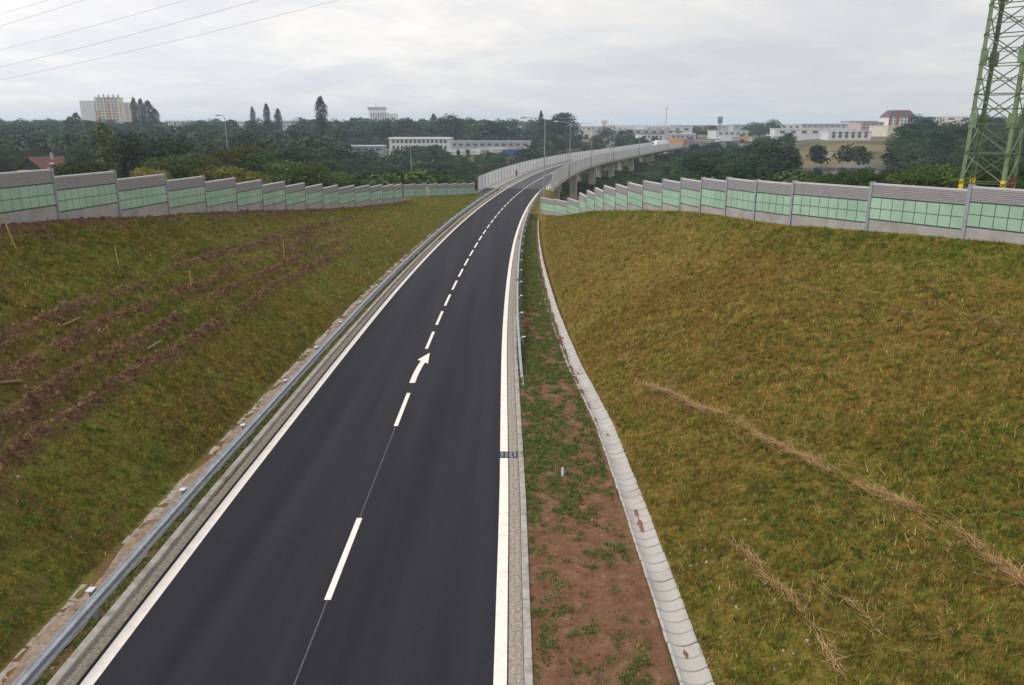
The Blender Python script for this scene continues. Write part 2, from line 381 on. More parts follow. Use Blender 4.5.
def kerb(o0, o1, y0, y1, h):
    mb = MB(); y_ = y0; ln = 1.0
    while y_ < y1:
        e = min(y_+ln-.012, y1); b = .02
        sec = lambda q: [road(q,o0,-.12), road(q,o1,-.12), road(q,o1,h-b), road(q,o1-b*.7,h), road(q,o0+b*.7,h), road(q,o0,h-b)]
        mb.sweep([sec(y_), sec(e)]); y_ += ln
    tag(mb.build('kerb', M['kerb']), kind='structure')
kerb(-4.70, -4.50, 4, 140, .11); kerb(4.44, 4.61, 4, 104, .07)
# broken slab edging half buried along the left slope
mb = MB(); r = random.Random(4); y_ = 8.0
while y_ < 100:
    ln = r.uniform(.35,.75) if y_ < 34 else r.uniform(.3,.9)
    if r.random() > (.12 if y_ < 34 else .3) and not (15.2 < y_ < 17.2):
        w = r.uniform(.19,.27) if y_ < 34 else r.uniform(.2,.5); o0 = -5.74+r.uniform(-.025,.025); zt = .03+r.uniform(-.012,.012)
        p = [road(y_, o0-w/2, zt), road(y_+r.uniform(-.05,.05), o0+w/2, zt-.02), road(y_+ln-.02, o0+w/2+r.uniform(-.04,.04), zt-.02), road(y_+ln-.03+r.uniform(-.05,.05), o0-w/2, zt+.02)]
        mb.hexa([(x, q, z-.14) for x, q, z in p]+p)
    y_ += ln
tag(mb.build('slab_edging', M['slabs']), kind='structure')
strip_g = strip('gravel_margin', lambda q: -5.66+.10*math.sin(q*1.7), lambda q: -5.02+.07*math.sin(q*2.3+1), 5, 116, .052, mat('sandy_gravel', (.27,.205,.15), .95, .3, 9, .5, 60, dirt=(.15,.095,.06), dscale=2.5), st=.5); tag(strip_g, kind='structure')
# path on the left that runs up to the viaduct walkway
strip_o = strip('service_path', lambda q: -8.6+ss(112,134,q)*.8, lambda q: -5.3, 116, 140.5, .055, M['old_asphalt'], thick=.1); tag(strip_o, kind='structure')
# ------------------------------------------------------------------ concrete channel on the right
ch = tag(MB().build('drainage_channel', M['concrete']) if False else bpy.data.objects.new('drainage_channel', None), 'long pale concrete drainage channel of short dished sections beside the right slope', 'drain channel'); C.objects.link(ch)
prof = [(-.33,-.22),(-.33,.03),(-.28,.03)]+[(-.28+.56*k/8, .03-.10*math.sin(PI*k/8)**.8) for k in range(1,8)]+[(.28,.03),(.33,.03),(.33,-.22)]
mb = MB(); y_ = 5.0; r = random.Random(2)
while y_ < 90.5:
    e = y_+.385; dz = r.uniform(-.008,.008); dx = r.uniform(-.012,.012)
    mb.sweep([[road(q, float(gut(q))+dx+p[0]*s_, p[1]+dz+zz) for p in prof] for q, s_, zz in ((y_,.97,-.012),(y_+.02,1,.004),(y_+.30,1,.010),(e-.028,.985,.0))])
    y_ += .39
mb.build('channel_section', M['concrete'], ch)['kind'] = 'stuff'
# spill of earth lying in the channel
r = random.Random(8); M['spill'] = mat('dry_red_earth', (.19,.10,.065), .95, .2, 8)
for (yy, w, l) in ((18.6,.22,1.1),(19.3,.15,.6),(11.4,.12,.3),(13.3,.1,.3),(9.8,.15,.4),(25,.1,.3),(32,.12,.4),(72,.5,4),(80,.5,3),(38,.1,.5)):
    mb = MB(); n = 12; o = float(gut(yy)); rim = []
    for k in range(n):
        a_ = 2*PI*k/n; rr = r.uniform(.6,1.15); rim.append(road(yy+l/2*rr*math.sin(a_), o+.02+w/2*rr*math.cos(a_), -.060))
    mb.add([road(yy, o, -.02)]+rim, [(0, k+1, (k+1)%n+1) for k in range(n)])
    mb.build('earth_spill', M['spill'], ch)
# drain grate
t = thing('drain_grate', 'small dark iron drain grate set in the right white edge line', 'drain grate', road(23.1, 4.12, .0), 0)
mb = MB(); mb.box((0,0,-.004),(.60,.52,.03)); mb.build('grate_frame', M['grate'], t)
mb = MB()
for k in range(4): mb.box((-.21+.14*k,0,.022),(.075,.44,.018))
mb.build('grate_bars', mat('worn_iron', (.20,.20,.21), .5, .1, metal=.4), t)
# ------------------------------------------------------------------ noise barriers
def gz(x, y): return float(ground(np.array([x]), np.array([y]), False)[0][0])
def barrier(label, posts, inset, tops=None, Hc=1.6, side=1, group=None):
    """posts: (x, y, foot z). Level panels between the posts, stepping down with the ground."""
    p0 = posts[0]
    t = thing('noise_barrier', label, 'noise barrier', p0, 0, group, world=True)
    n = len(posts)
    prevtop = None
    for i in range(n-1):
        a, b = Vector(posts[i]), Vector(posts[i+1]); d = Vector((b.x-a.x, b.y-a.y, 0)); ln = d.length; d.normalize()
        nn = Vector((d.y, -d.x, 0))*side                    # towards the road
        gb = (a.z+b.z)/2+inset if tops is None else tops[i]-Hc
        def P(u, w, z): return (a.x+d.x*u+nn.x*w, a.y+d.y*u+nn.y*w, z)
        def slab(mb, u0, u1, w0, w1, z0, z1, z0b=None):
            z0b = z0 if z0b is None else z0b
            mb.hexa([P(u0,w0,z0),P(u1,w0,z0b),P(u1,w1,z0b),P(u0,w1,z0),P(u0,w0,z1),P(u1,w0,z1),P(u1,w1,z1),P(u0,w1,z1)])
        e = .07; H1 = Hc*.625                                # tiles, then louvres
        mb = MB(); slab(mb, e, ln-e, -.07, .07, a.z-.6, gb-.01, b.z-.6); mb.build('concrete_plinth', M['base_concrete'], t)
        mb = MB(); slab(mb, e, ln-e, -.05, .05, gb, gb+H1); 
        nt = max(4, int(round(ln/.56)));  tw = (ln-2*e)/nt
        back = mb.build('tiled_panel', M['tile_back'], t)
        mb = MB()
        for r_ in range(2):
            for k in range(nt):
                for w0, w1 in ((.052,.085),(-.085,-.052)):
                    slab(mb, e+k*tw+.016, e+(k+1)*tw-.016, w0, w1, gb+.05+r_*(H1-.06)/2, gb+.02+(r_+1)*(H1-.06)/2)
        mb.build('green_tiles', M['tile'], back)
        mb = MB(); z0 = gb+H1+.012; z1 = gb+Hc-.07; slab(mb, e, ln-e, -.03, .03, z0, z1)
        nr = 7
        for k in range(nr):
            zz = z0+(z1-z0)*(k+.5)/nr; hh = (z1-z0)/nr*.33
            for w0, w1 in ((.047,.085),(-.085,-.047)): slab(mb, e+.002, ln-e-.002, w0, w1, zz-hh, zz+hh)
        lo = mb.build('louvre_panel', M['louvre'], t)
        mb = MB(); slab(mb, e, ln-e, -.095, .095, z1+.003, z1+.07); mb.build('panel_cap', M['louvre_cap'], lo)
        ptop = max(gb+Hc, prevtop or -99)+.06; prevtop = gb+Hc
        mb = MB(); rz = math.atan2(d.y, d.x)
        mb.box((a.x,a.y,(ptop+a.z-.7)/2),(.012+.12,.02,ptop-a.z+.7), rz)
        for s_ in (-1,1):
            q = Vector(P(0, s_*.105, 0)); mb.box((q.x,q.y,(ptop+a.z-.7)/2),(.15,.022,ptop-a.z+.7), rz)
        mb.build('post', M['wall_post'], t)
    b = Vector(posts[-1]); mb = MB(); mb.box((b.x,b.y,(prevtop+b.z-.6)/2),(.14,.2,prevtop-b.z+.7), rz); mb.build('post', M['wall_post'], t)
    return t
def crest(tab, y):
    return (float(np.interp(y, tab[:,0], tab[:,1])), y, float(np.interp(y, tab[:,0], tab[:,2])))
def along(tab, ylist): return [crest(tab, y) for y in ylist]
lp = along(LCR, [20.6,25.4,30.2,34.8,39.7,44.7,49.3,54.0,58.7,63.4,68.1,72.8,77.5,82.2,86.8,91.1,95.2,99.2])
barrier('long green tiled noise barrier with grey louvred top stepping down along the left slope crest', lp, .56, side=1)
lp2 = [(-15.2+k*1.27, 108+k*3.0, 1.15-.185*k) for k in range(8)]
barrier('low green noise barrier in the dip beyond the left slope, ending at the viaduct', lp2, .15, Hc=1.7, side=1)
yr = [8.5,12.6,16.7,20.2,23.6,27.2,30.7,34.6,38.3,40.75,43.6,46.6,49.8,53.0,56.6,60.6,64.8,69.6,74.6,80.0,85.6]
rp = along(RCR, yr)
tp = []
for i in range(len(yr)-1):
    tp.append((rp[i][2]+rp[i+1][2])/2+.43+1.6+.05*float(ss(36.5,38.3,yr[i])*ss(43,41,yr[i]))-.06*float(ss(42,44,yr[i])*ss(66,58,yr[i])))
rp += [(6.6,90.4,.75),(5.25,94.4,.35),(3.75,98.2,-.15)]
tp += [2.62, 2.16, 2.05]
barrier('long green tiled noise barrier with louvred top on the right slope crest below the pylon', rp, .3, tops=tp, side=-1)
# ------------------------------------------------------------------ guard rails
def wprof(s_):   # W-beam, face towards the road (s_ = side sign)
    pr = [(.0,-.155),(.025,-.125),(.075,-.10),(.075,-.055),(.02,-.02),(.02,.02),(.075,.055),(.075,.10),(.025,.125),(.0,.155)]
    return [(a*1.3, b*1.2) for a, b in pr]
def guardrail(label, off, s_, y0, y1, top, spacing, ramp_len=0.0, drift=0.0, p0=None):
    base = road(y0, off); t = thing('guard_rail', label, 'guard rail', base, 0, None, world=True)
    zc = lambda q: (top-.155) if not ramp_len else (-.10+(top-.055)*float(ss(0,1,min(1,(q-y0)/ramp_len))))
    oo = lambda q: off-(drift*(1-min(1,(q-y0)/ramp_len)) if ramp_len else 0)*s_
    mb = MB(); Y = yrange(y0, y1, 1.2); secs = []
    for q in Y:
        f = [road(q, oo(q)+s_*w, zc(q)+z) for w, z in wprof(s_)]; g = [road(q, oo(q)+s_*(w-.012), zc(q)+z) for w, z in reversed(wprof(s_))]
        secs.append(f+g)
    mb.sweep(secs); mb.build('beam', M['steel'], t)
    y_ = y0+(p0 if p0 is not None else 2.2)
    while y_ < y1-.3:
        z = zc(y_); o = oo(y_)
        if z > .12:
            x, yy, _ = road(y_, o-s_*.16); rz = -math.atan(xslope(y_))
            mb = MB(); mb.box((x,yy,(z+.12-.5)/2),(.10,.14,z+.12+.5), rz); post = mb.build('post', M['rail_post'], t)
            x2, y2, _ = road(y_, o-s_*.055)
            mb = MB(); mb.box((x2,y2,z),(.098,.2,.16), rz); mb.build('spacer', M['steel'], post)
            x3, y3, _ = road(y_, o-s_*.20)
            mb = MB(); mb.box((x3,y3,z+.135),(.15,.18,.025), rz); mb.build('post_cap', M['zinc_cap'], post)
        y_ += spacing
    # bolt heads and lap joints
    mb = MB(); y_ = y0+(2.2 if ramp_len == 0 else ramp_len)
    while y_ < min(y1, 60):
        for dz in (-.02,.02): 
            x, yy, _ = road(y_+dz*4, o_ if False else oo(y_)+s_*.03); mb.box((x,yy,zc(y_)),(.03,.03,.03))
        y_ += spacing/2
    mb.build('bolts', M['zinc_cap'], t)
    return t
guardrail('long galvanised guard rail along the left road edge in front of the furrowed slope', -4.70, 1, 4.6, 262, .76, 4.76, p0=.05+4.76*0+.2)
guardrail('galvanised guard rail on the right verge, its near end dipping to the ground', 4.70, -1, 29.9, 262, .72, 4.4, ramp_len=9.5, drift=.10, p0=1.8)
t = thing('rail_reflector', 'small red reflector on the right guard rail near its sloping end', 'reflector', road(49.6, 4.66, .72))
mb = MB(); mb.box((0,0,.07),(.09,.03,.14)); mb.build('red_lens', M['red'], t); mb = MB(); mb.box((0,.03,.02),(.11,.025,.2)); mb.build('bracket', M['steel'], t)
# marker stub in the red verge
x, y_, z = road(21.5, 5.78); z = gz(x, y_)
t = thing('marker_post', 'short white marker stub standing in the red soil verge', 'marker post', (x,y_,z))
mb = MB(); mb.tube([(0,0,-.1),(0,0,.24)], .045, 10); mb.build('tube', M['white'], t); mb = MB(); mb.tube([(0,0,.235),(0,0,.275)], [.05,.03], 10); mb.build('cap', mat('grey_plastic', (.4,.45,.5), .6), t)
# white cabinet on the grass before the low barrier
x, y_ = -12.6, 114.0; z = gz(x, y_)
t = thing('utility_cabinet', 'slim white utility cabinet in front of the low green barrier', 'utility cabinet', (x,y_,z))
mb = MB(); mb.box((0,0,.68),(.55,.35,1.36)); mb.build('cabinet_body', M['white'], t); mb = MB(); mb.box((0,0,1.39),(.62,.42,.06)); mb.build('roof', M['zinc_cap'], t)
mb = MB(); mb.box((0,-.19,.7),(.46,.02,1.1)); mb.build('door', M['louvre_cap'], t)
# wooden stakes on the left slope
def stk(x, y, h, lean, lab):
    z = gz(x, y); mb = MB(); mb.tube([(x,y,z-.2),(x+lean*.5,y,z+h*.5),(x+lean,y+.02,z+h)], [.028,.028,.025], 6)
    tag(mb.build('wooden_stake', M['wood'], origin=(x,y,z)), lab, 'wooden stake', 'planting stakes on the left slope')
stk(-19.1,29.2,1.25,-.35,'tallest leaning wooden stake, up by the left barrier at the picture edge')
stk(-16.9,32.4,.95,-.10,'wooden stake on the uppermost furrow, second from the left')
stk(-14.6,34.0,.95,.0,'upright wooden stake on the middle furrows, third from the left')
stk(-14.05,46.6,1.2,.0,'wooden stake with pale foot on the far furrow end, fourth from the left')
stk(-14.3,60.8,1.3,.0,'farthest wooden stake on the left slope, below the end of the barrier')
stk(-18.0,58.0,.9,.05,'thin wooden stake in the raw earth at the left barrier foot')
def cut_stick(x, y, l, a, lift, lab):
    z = gz(x, y)+.06; mb = MB(); mb.tube([(x-l/2*math.cos(a), y-l/2*math.sin(a), gz(x-l/2*math.cos(a), y-l/2*math.sin(a))+.05),(x+l/2*math.cos(a), y+l/2*math.sin(a), gz(x+l/2*math.cos(a), y+l/2*math.sin(a))+.08+lift)], .04, 6)
    tag(mb.build('fallen_stick', M['wood_old'], origin=(x,y,z)), lab, 'stick', 'cut sticks lying on the left slope')
cut_stick(-15.4,25.8,1.0,1.5,.05,'cut wooden stick lying across the second furrow of the left slope')
cut_stick(-13.35,27.3,1.0,1.5,.05,'cut wooden stick lying by the lowest furrow of the left slope')
cut_stick(-14.5,20.7,.8,1.1,.05,'cut wooden stick lying at the left picture edge on the slope')
# ------------------------------------------------------------------ viaduct
vd = thing('viaduct', 'curved grey concrete road viaduct on twin column piers', 'viaduct', road(140,0,0), 0, None, world=True)
loff = lambda q: -7.6+1.6*float(ss(150,260,q))
Yv = yrange(140.6, 432, 4)
mb = MB(); mb.sweep([[road(q,loff(q)-.15,-.09), road(q,loff(q)-.15,-.55), road(q,-3.9,-.75), road(q,-3.4,-1.9), road(q,2.4,-1.9), road(q,2.9,-.75), road(q,5.75,-.55), road(q,5.75,-.09)] for q in Yv]); mb.build('deck', M['deck_concrete'], vd)
mb = MB(); mb.sweep([[road(q,loff(q)-.22,-.6), road(q,loff(q)-.22,.22), road(q,loff(q)+.12,.22), road(q,loff(q)+.12,-.085), road(q,loff(q)-.145,-.085), road(q,loff(q)-.145,-.6)] for q in Yv]); mb.build('cornice', M['walk_concrete'], vd)
mb = MB(); mb.sweep([[road(q,5.82,-.62), road(q,5.82,.25), road(q,5.40,.25), road(q,5.40,-.085), road(q,5.753,-.085), road(q,5.753,-.62)] for q in Yv]); mb.build('cornice', M['walk_concrete'], vd)
mb = MB(); mb.sweep([[road(q,loff(q)+.125,-.085), road(q,loff(q)+.125,.12), road(q,-5.05,.12), road(q,-5.05,-.085)] for q in Yv]); mb.build('walkway', M['walk_concrete'], vd)
mb = MB(); mb.sweep([[road(q,-5.03,-.085), road(q,-5.03,.50), road(q,-4.87,.50), road(q,-4.60,.12), road(q,-4.60,-.085)] for q in yrange(138,432,4)]); mb.build('parapet_wall', M['deck_concrete'], vd)
for q in (188, 226, 264, 302, 340, 378, 412):
    rz = -math.atan(xslope(q))
    for o in (-2.9, 1.9):
        x, y_, z = road(q, o); g = gz(x, y_)
        mb = MB(); w = 2.0
        mb.sweep([[(x+a*math.cos(rz)-b*math.sin(rz), y_+a*math.sin(rz)+b*math.cos(rz), zz) for a, b in ((-w/2+.2,-w/2),(w/2-.2,-w/2),(w/2,-w/2+.2),(w/2,w/2-.2),(w/2-.2,w/2),(-w/2+.2,w/2),(-w/2,w/2-.2),(-w/2,-w/2+.2))] for zz in (g-1.5, -1.93+z)])
        mb.build('pier_column', M['deck_concrete'], vd)
mb = MB(); q = 141; x, y_, z = road(q, -.5)
for o0, o1, yy in ((-6.5,4.8,141.5),):
    mb.sweep([[road(yy,o0,-9), road(yy,o1,-9), road(yy,o1,-.62), road(yy,o0,-.62)], [road(yy+1.6,o0,-9), road(yy+1.6,o1,-9), road(yy+1.6,o1,-.8), road(yy+1.6,o0,-.8)]])
mb.build('abutment', M['deck_concrete'], vd)
mb = MB(); mb.sweep([[road(429,-7,-9), road(429,6,-9), road(429,6,.5), road(429,-7,.5)], [road(433,-7,-9), road(433,6,-9), road(433,6,1.0), road(433,-7,1.0)]]); mb.build('abutment', M['deck_concrete'], vd)
def clear_barrier(label, off, y0, y1, h0, h1, z0, sp):
    f = off if callable(off) else (lambda q: off)
    t = thing('viaduct_barrier', label, 'noise barrier', road(y0, f(y0), z0), 0, None, world=True)
    Y = yrange(y0, y1, sp); Y = Y if Y[-1]-Y[-2] > sp*.4 else Y[:-2]+[y1]
    hh = lambda q: h0+(h1-h0)*float(ss(y0, y0+6, q))
    for a, b in zip(Y[:-1], Y[1:]):
        m_ = (a+b)/2
        mb = MB()
        mb.sweep([[road(q,f(q)-.02,z0+.02), road(q,f(q)+.02,z0+.02), road(q,f(q)+.02,z0+hh(q)), road(q,f(q)-.02,z0+hh(q))] for q in (a+.06, m_, b-.06)])
        pn = mb.build('panel', M['clear'], t)
        mb = MB()
        for zz in (.0, 1.22, 2.42):
            if zz < h1: mb.sweep([[road(q,f(q)-.05,z0+zz), road(q,f(q)+.05,z0+zz), road(q,f(q)+.05,z0+zz+.06), road(q,f(q)-.05,z0+zz+.06)] for q in (a+.05, m_, b-.05)])
        mb.build('rails', M['louvre_cap'] , pn)
    for q in Y:
        x, y_, z = road(q, f(q), z0); rz = -math.atan(xslope(q)); mb = MB(); mb.box((x,y_,z+hh(q)/2),(.14,.12,hh(q)+.04), rz); mb.build('post', M['louvre'], t)
    return t
clear_barrier('tall pale translucent barrier along the far left side of the viaduct', lambda q: loff(q)-.04, 130.5, 430, 2.5, 2.55, .2, 4.2)
clear_barrier('pale translucent barrier along the near right edge of the viaduct', 5.62, 141.5, 430, .8, 2.5, .23, 4.2)
# ------------------------------------------------------------------ street lamps
def lamp(label, x, y, z, h, arm, rz, double=False):
    t = thing('street_lamp', label, 'street lamp', (x,y,z), rz, 'street lamps')
    mb = MB(); mb.tube([(0,0,-.6),(0,0,1.4),(0,0,1.45),(0,0,h-.3)], [.16,.16,.11,.07], 10); mb.build('pole', M['lamp'], t)
    mb = MB()
    for s_ in ((-1,1) if double else (-1,)):
        mb.tube([(0,0,h-.45),(s_*.25,0,h-.08),(s_*arm*.5,0,h+.02),(s_*arm,0,h+.08)], [.06,.055,.05,.045], 8)
    mb.build('arm', M['lamp'], t)
    for s_ in ((-1,1) if double else (-1,)):
        mb = MB(); mb.tube([(s_*(arm-.1),0,h+.08),(s_*(arm+.25),0,h+.10),(s_*(arm+.8),0,h+.09),(s_*(arm+1.0),0,h+.07)], [.07,.17,.16,.05], 8); mb.build('lamp_head', M['louvre_cap'], t)
    return t
for q, lab in ((124,'nearest tall street lamp, at the right start of the viaduct'),(183,'second street lamp along the viaduct, just right of the nearest'),(235,'third street lamp along the right edge of the viaduct'),
               (283,'fourth street lamp along the viaduct, before the small dark trees'),(336,'fifth street lamp along the viaduct, small and far'),(392,'last street lamp, far out where the viaduct ends')):
    x, y_, z = road(q, 5.95 if q > 130 else 5.5); 
    z = z-.3 if q > 141 else gz(x, y_)
    lamp(lab, x, y_, z, 12.1-z, 2.9, -math.atan(xslope(q)))
x = -54.4; y_ = 150.0; lamp('street lamp with short arm rising behind the left barrier, before the hazy wood', x, y_, gz(x,y_), 12.9-gz(x,y_), .7, 0)
x = -25.6; y_ = 198.0; lamp('street lamp with double head beyond the low barrier, before the long white building', x, y_, gz(x,y_), 6.5-gz(x,y_), .55, 0, True)
# ------------------------------------------------------------------ pylon and wires
S0 = 2.75; aa = R(-45); bx0, by0 = 29.95, 52.0
e1 = Vector((math.cos(aa), math.sin(aa), 0)); e2 = Vector((-math.sin(aa), math.cos(aa), 0))
ctr = Vector((bx0,by0,0))+(e1+e2)*S0/2; zb = gz(ctr.x, ctr.y)
PB = Vector((ctr.x, ctr.y, zb))
py = thing('power_pylon', 'tall green lattice power pylon with yellow bands behind the right barrier', 'pylon', PB, 0)
PH = 31.0
def half(z): return S0/2*(1-.30*min(z, PH)/PH)
cs = [(-1,-1),(1,-1),(1,1),(-1,1)]
def pc(k, z): return (e1*cs[k][0]+e2*cs[k][1])*half(z)+Vector((0,0,z))
def angle_bar(mb, p, q, w, th=.02):
    p, q = Vector(p), Vector(q); t = (q-p).normalized(); a_ = t.cross(Vector((0,0,1)) if abs(t.z) < .95 else Vector((1,0,0))).normalized(); b_ = t.cross(a_)
    for u, v in ((a_,b_),(b_,a_)):
        mb.hexa([p, p+u*w, p+u*w+v*th, p+v*th, q, q+u*w, q+u*w+v*th, q+v*th])
for k in range(4):
    mb = MB(); i1 = (e1*-cs[k][0]); i2 = (e2*-cs[k][1]); w = .26; th = .03
    for u, v in ((i1,i2),(i2,i1)):
        p, q = pc(k,-.5), pc(k,PH); mb.hexa([p, p+u*w, p+u*w+v*th, p+v*th, q, q+u*w*.8, q+u*w*.8+v*th, q+v*th])
    mb.build('leg', M['pylon'], py)
    mb = MB(); z0, z1 = 1.55, 2.35
    if k == 2:
        z0, z1 = 1.4, 2.6
    for u, v in ((i1,i2),(i2,i1)):
        p, q = pc(k,z0)-u*.012-v*.012, pc(k,z1)-u*.012-v*.012; mb.hexa([p, p+u*(w+.03), p+u*(w+.03)+v*(th+.025), p+v*(th+.025), q, q+u*(w+.03), q+u*(w+.03)+v*(th+.025), q+v*(th+.025)])
    mb.build('warning_band', M['rust'] if k == 2 else M['yellow'], py)
mb = MB(); levels = [0.2]
while levels[-1] < PH-1.2: levels.append(levels[-1]+1.95*(1-.25*levels[-1]/PH))
for a, b in zip(levels[:-1], levels[1:]):
    for k in range(4):
        k2 = (k+1)%4
        angle_bar(mb, pc(k,a), pc(k2,b), .065); angle_bar(mb, pc(k2,a)*.985+pc(k,a)*.015, pc(k,b), .065)
        angle_bar(mb, pc(k,b), pc(k2,b), .06)
        m_ = (a+b)/2; angle_bar(mb, pc(k,m_), pc(k2,m_), .045) if a > 4.5 else None
mb.build('lattice_bracing', M['pylon'], py)
for z_ in (6.1, 10.0, 14.0, 18.2):
    for k in range(4):
        mb = MB()
        for u, o_ in ((e1*-cs[k][0], e2*-cs[k][1]), (e2*-cs[k][1], e1*-cs[k][0])):
            p = pc(k, z_-.45)-o_*.03; q = pc(k, z_+.45)-o_*.03; nn_ = o_*.022
            mb.hexa([p, p+u*.42, p+u*.42+nn_, p+nn_, q, q+u*.42, q+u*.42+nn_, q+nn_])
        mb.build('gusset_plate', M['pylon'], py)
wd = Vector((-50,28,0)).normalized(); ad = Vector((wd.y,-wd.x,0))
arms = [(30.4-zb+1.1, 4.5), (35.15-zb+1.1, 4.5)]
for z_, al in arms:
    mb = MB()
    for s_ in (-1,1):
        tip = ad*s_*al+Vector((0,0,z_))
        for k in range(4):
            for zz in (z_-.05, z_+.9): angle_bar(mb, pc(k,zz), tip, .06)
        for f_ in (.35,.65): angle_bar(mb, pc(0,z_)*(1-f_)+tip*f_, pc(2,z_+.9)*(1-f_)+tip*f_, .04)
    ca = mb.build('crossarm', M['pylon'], py)
    mb = MB()
    for s_ in (-1,1):
        tp_ = ad*s_*al+Vector((0,0,z_)); mb.tube([tp_, tp_-Vector((0,0,1.1))], .07, 8)
    mb.build('insulators', mat('brown_porcelain', (.10,.04,.02), .3), ca)
mb = MB()
for k in range(4): angle_bar(mb, pc(k,PH), Vector((0,0,37.1-zb)), .06)
mb.build('peak', M['pylon'], py)
def eye_ray(u, v):   # direction of a sight line from the footbridge, per metre of y
    c_ = 1/math.sqrt(1+HZ_TAN**2); s_ = HZ_TAN*c_; a_ = (u-512)/760; b_ = -(v-342.5)/760
    d = (a_, c_+b_*s_, -s_+b_*c_); return d[0]/d[1], d[2]/d[1]
spans = [(4.5, 30.4, 338, 80, 'lowest of the five power lines crossing the top left sky'), (-4.5, 30.4, 258, 67, 'second lowest of the five power lines in the top left sky'),
         (4.5, 35.15, 186, 50, 'middle one of the five power lines in the top left sky'), (-4.5, 35.15, 84, 26, 'second highest of the five power lines in the top left sky'), (0, 37.1, 48, 14, 'highest of the five power lines, in the very corner of the sky')]
for off, zE, u0, v1, lab in spans:
    E = Vector((PB.x, PB.y, 0))+ad*off; r = []
    for u, v in ((u0,0),(0,v1)):
        k, kz = eye_ray(u, v); s_ = (k*E.y-E.x)/(wd.x-k*wd.y); r.append((s_, EYE+kz*(E.y+s_*wd.y)))
    (s1,z1),(s2,z2) = r; m_ = (z2-z1)/(s2-s1); cc = (zE-z1+m_*s1)/(s1*s2)
    mb = MB(); pts = [(E.x+wd.x*s_, E.y+wd.y*s_, z1+m_*(s_-s1)+cc*(s_-s1)*(s_-s2)) for s_ in np.linspace(0, 290, 60)]
    mb.tube(pts, .02, 5)
    tag(mb.build('power_line', M['wire'], origin=pts[0]), lab, 'power line', 'power lines')
# ------------------------------------------------------------------ trees
def leaf_mesh(name, seed, kind, h, w, n, ls, base, flat=False, mats=None):
    """crown of many small leaf faces set through irregular lobes; origin at the tree's foot"""
    r = np.random.default_rng(seed)
    if kind == 'poplar': nl_ = 20
    elif kind == 'conifer': nl_ = 22
    elif kind == 'bush': nl_ = 16
    else: nl_ = 15
    Cn = []; Rd = []
    for i in range(nl_):
        if kind == 'poplar':
            t = (i+.5)/nl_; cz = h*(.10+.86*t); wid = w*.5*min(1, .55+t*3)*min(1, (1.03-t)*5)**.7*.85
            Cn.append((r.normal(0,.10)*wid, r.normal(0,.10)*wid, cz)); Rd.append((wid*1.05, wid*1.05, h*.075))
        elif kind == 'conifer':
            t = i/nl_; cz = h*(.10+.86*t); wid = w*.5*(1-t)**.85+.1; a_ = r.uniform(0, 2*PI)
            Cn.append((math.cos(a_)*wid*.25, math.sin(a_)*wid*.25, cz)); Rd.append((wid, wid, h*.06))
        else:
            a_ = r.uniform(0, 2*PI); e_ = r.uniform(-.5, 1) if kind == 'round' else r.uniform(-.2, .9)
            rr = w*.5*r.uniform(.28,.72)*math.sqrt(max(.05, 1-max(e_,0)**2*.85))
            mid, half_ = (.50,.46) if kind == 'round' else (.40,.42)
            q = r.uniform(.20,.34)*w
            Cn.append((math.cos(a_)*rr, math.sin(a_)*rr, h*(mid+half_*e_*.85))); Rd.append((q, q, q*r.uniform(.55,.8)*min(1, h/w)))
    Cn = np.array(Cn); Rd = np.array(Rd)
    k = r.integers(0, nl_, n); d = r.normal(size=(n,3)); d /= np.linalg.norm(d, axis=1)[:,None]; d[:,2] = np.where(d[:,2] < -.35, -d[:,2], d[:,2])
    rad = r.uniform(.72, 1.12, n)[:,None]; P = Cn[k]+d*Rd[k]*rad; P[:,2] = np.clip(P[:,2], h*.02 if kind == 'bush' else h*.05, None)
    nn = d*np.array([1,1,1.2])+r.normal(0,.45,(n,3)); nn /= np.linalg.norm(nn, axis=1)[:,None]
    a = np.cross(nn, r.normal(size=(n,3))); a /= np.linalg.norm(a, axis=1)[:,None]; b = np.cross(nn, a)
    s = ls*r.uniform(.55, 1.25, n)[:,None]
    bend = nn*s*.18
    V = np.stack([P-a*s*.5, P-b*s*.34+bend, P+a*s*.5, P+b*s*.34+bend], 1).reshape(-1,3)
    F_ = np.arange(n*4).reshape(n,4)
    lobe_v = r.uniform(.78, 1.22, nl_)[k]; v = lobe_v*r.uniform(.75, 1.28, n)
    yel = r.uniform(0, 1, n)*.35+r.uniform(0,1,nl_)[k]*.3
    T = np.array(base)[None]*v[:,None]*(1+np.stack([yel*.55, yel*.30, yel*0], 1)); T = np.repeat(T, 4, 0)
    return V, F_, T
KIND = {  # base leaf colours and shapes
 'pale_poplar': ('poplar', (.11,.145,.05)), 'dark_round': ('round', (.026,.050,.030)), 'green_round': ('round', (.042,.074,.032)), 'olive_round': ('round', (.105,.115,.028)),
 'poplar': ('poplar', (.030,.050,.030)), 'conifer': ('conifer', (.024,.044,.028)), 'bush': ('bush', (.048,.088,.024)), 'dark_bush': ('bush', (.048,.082,.024)), 'olive_bush': ('bush', (.13,.125,.032))}
PROTO = {}
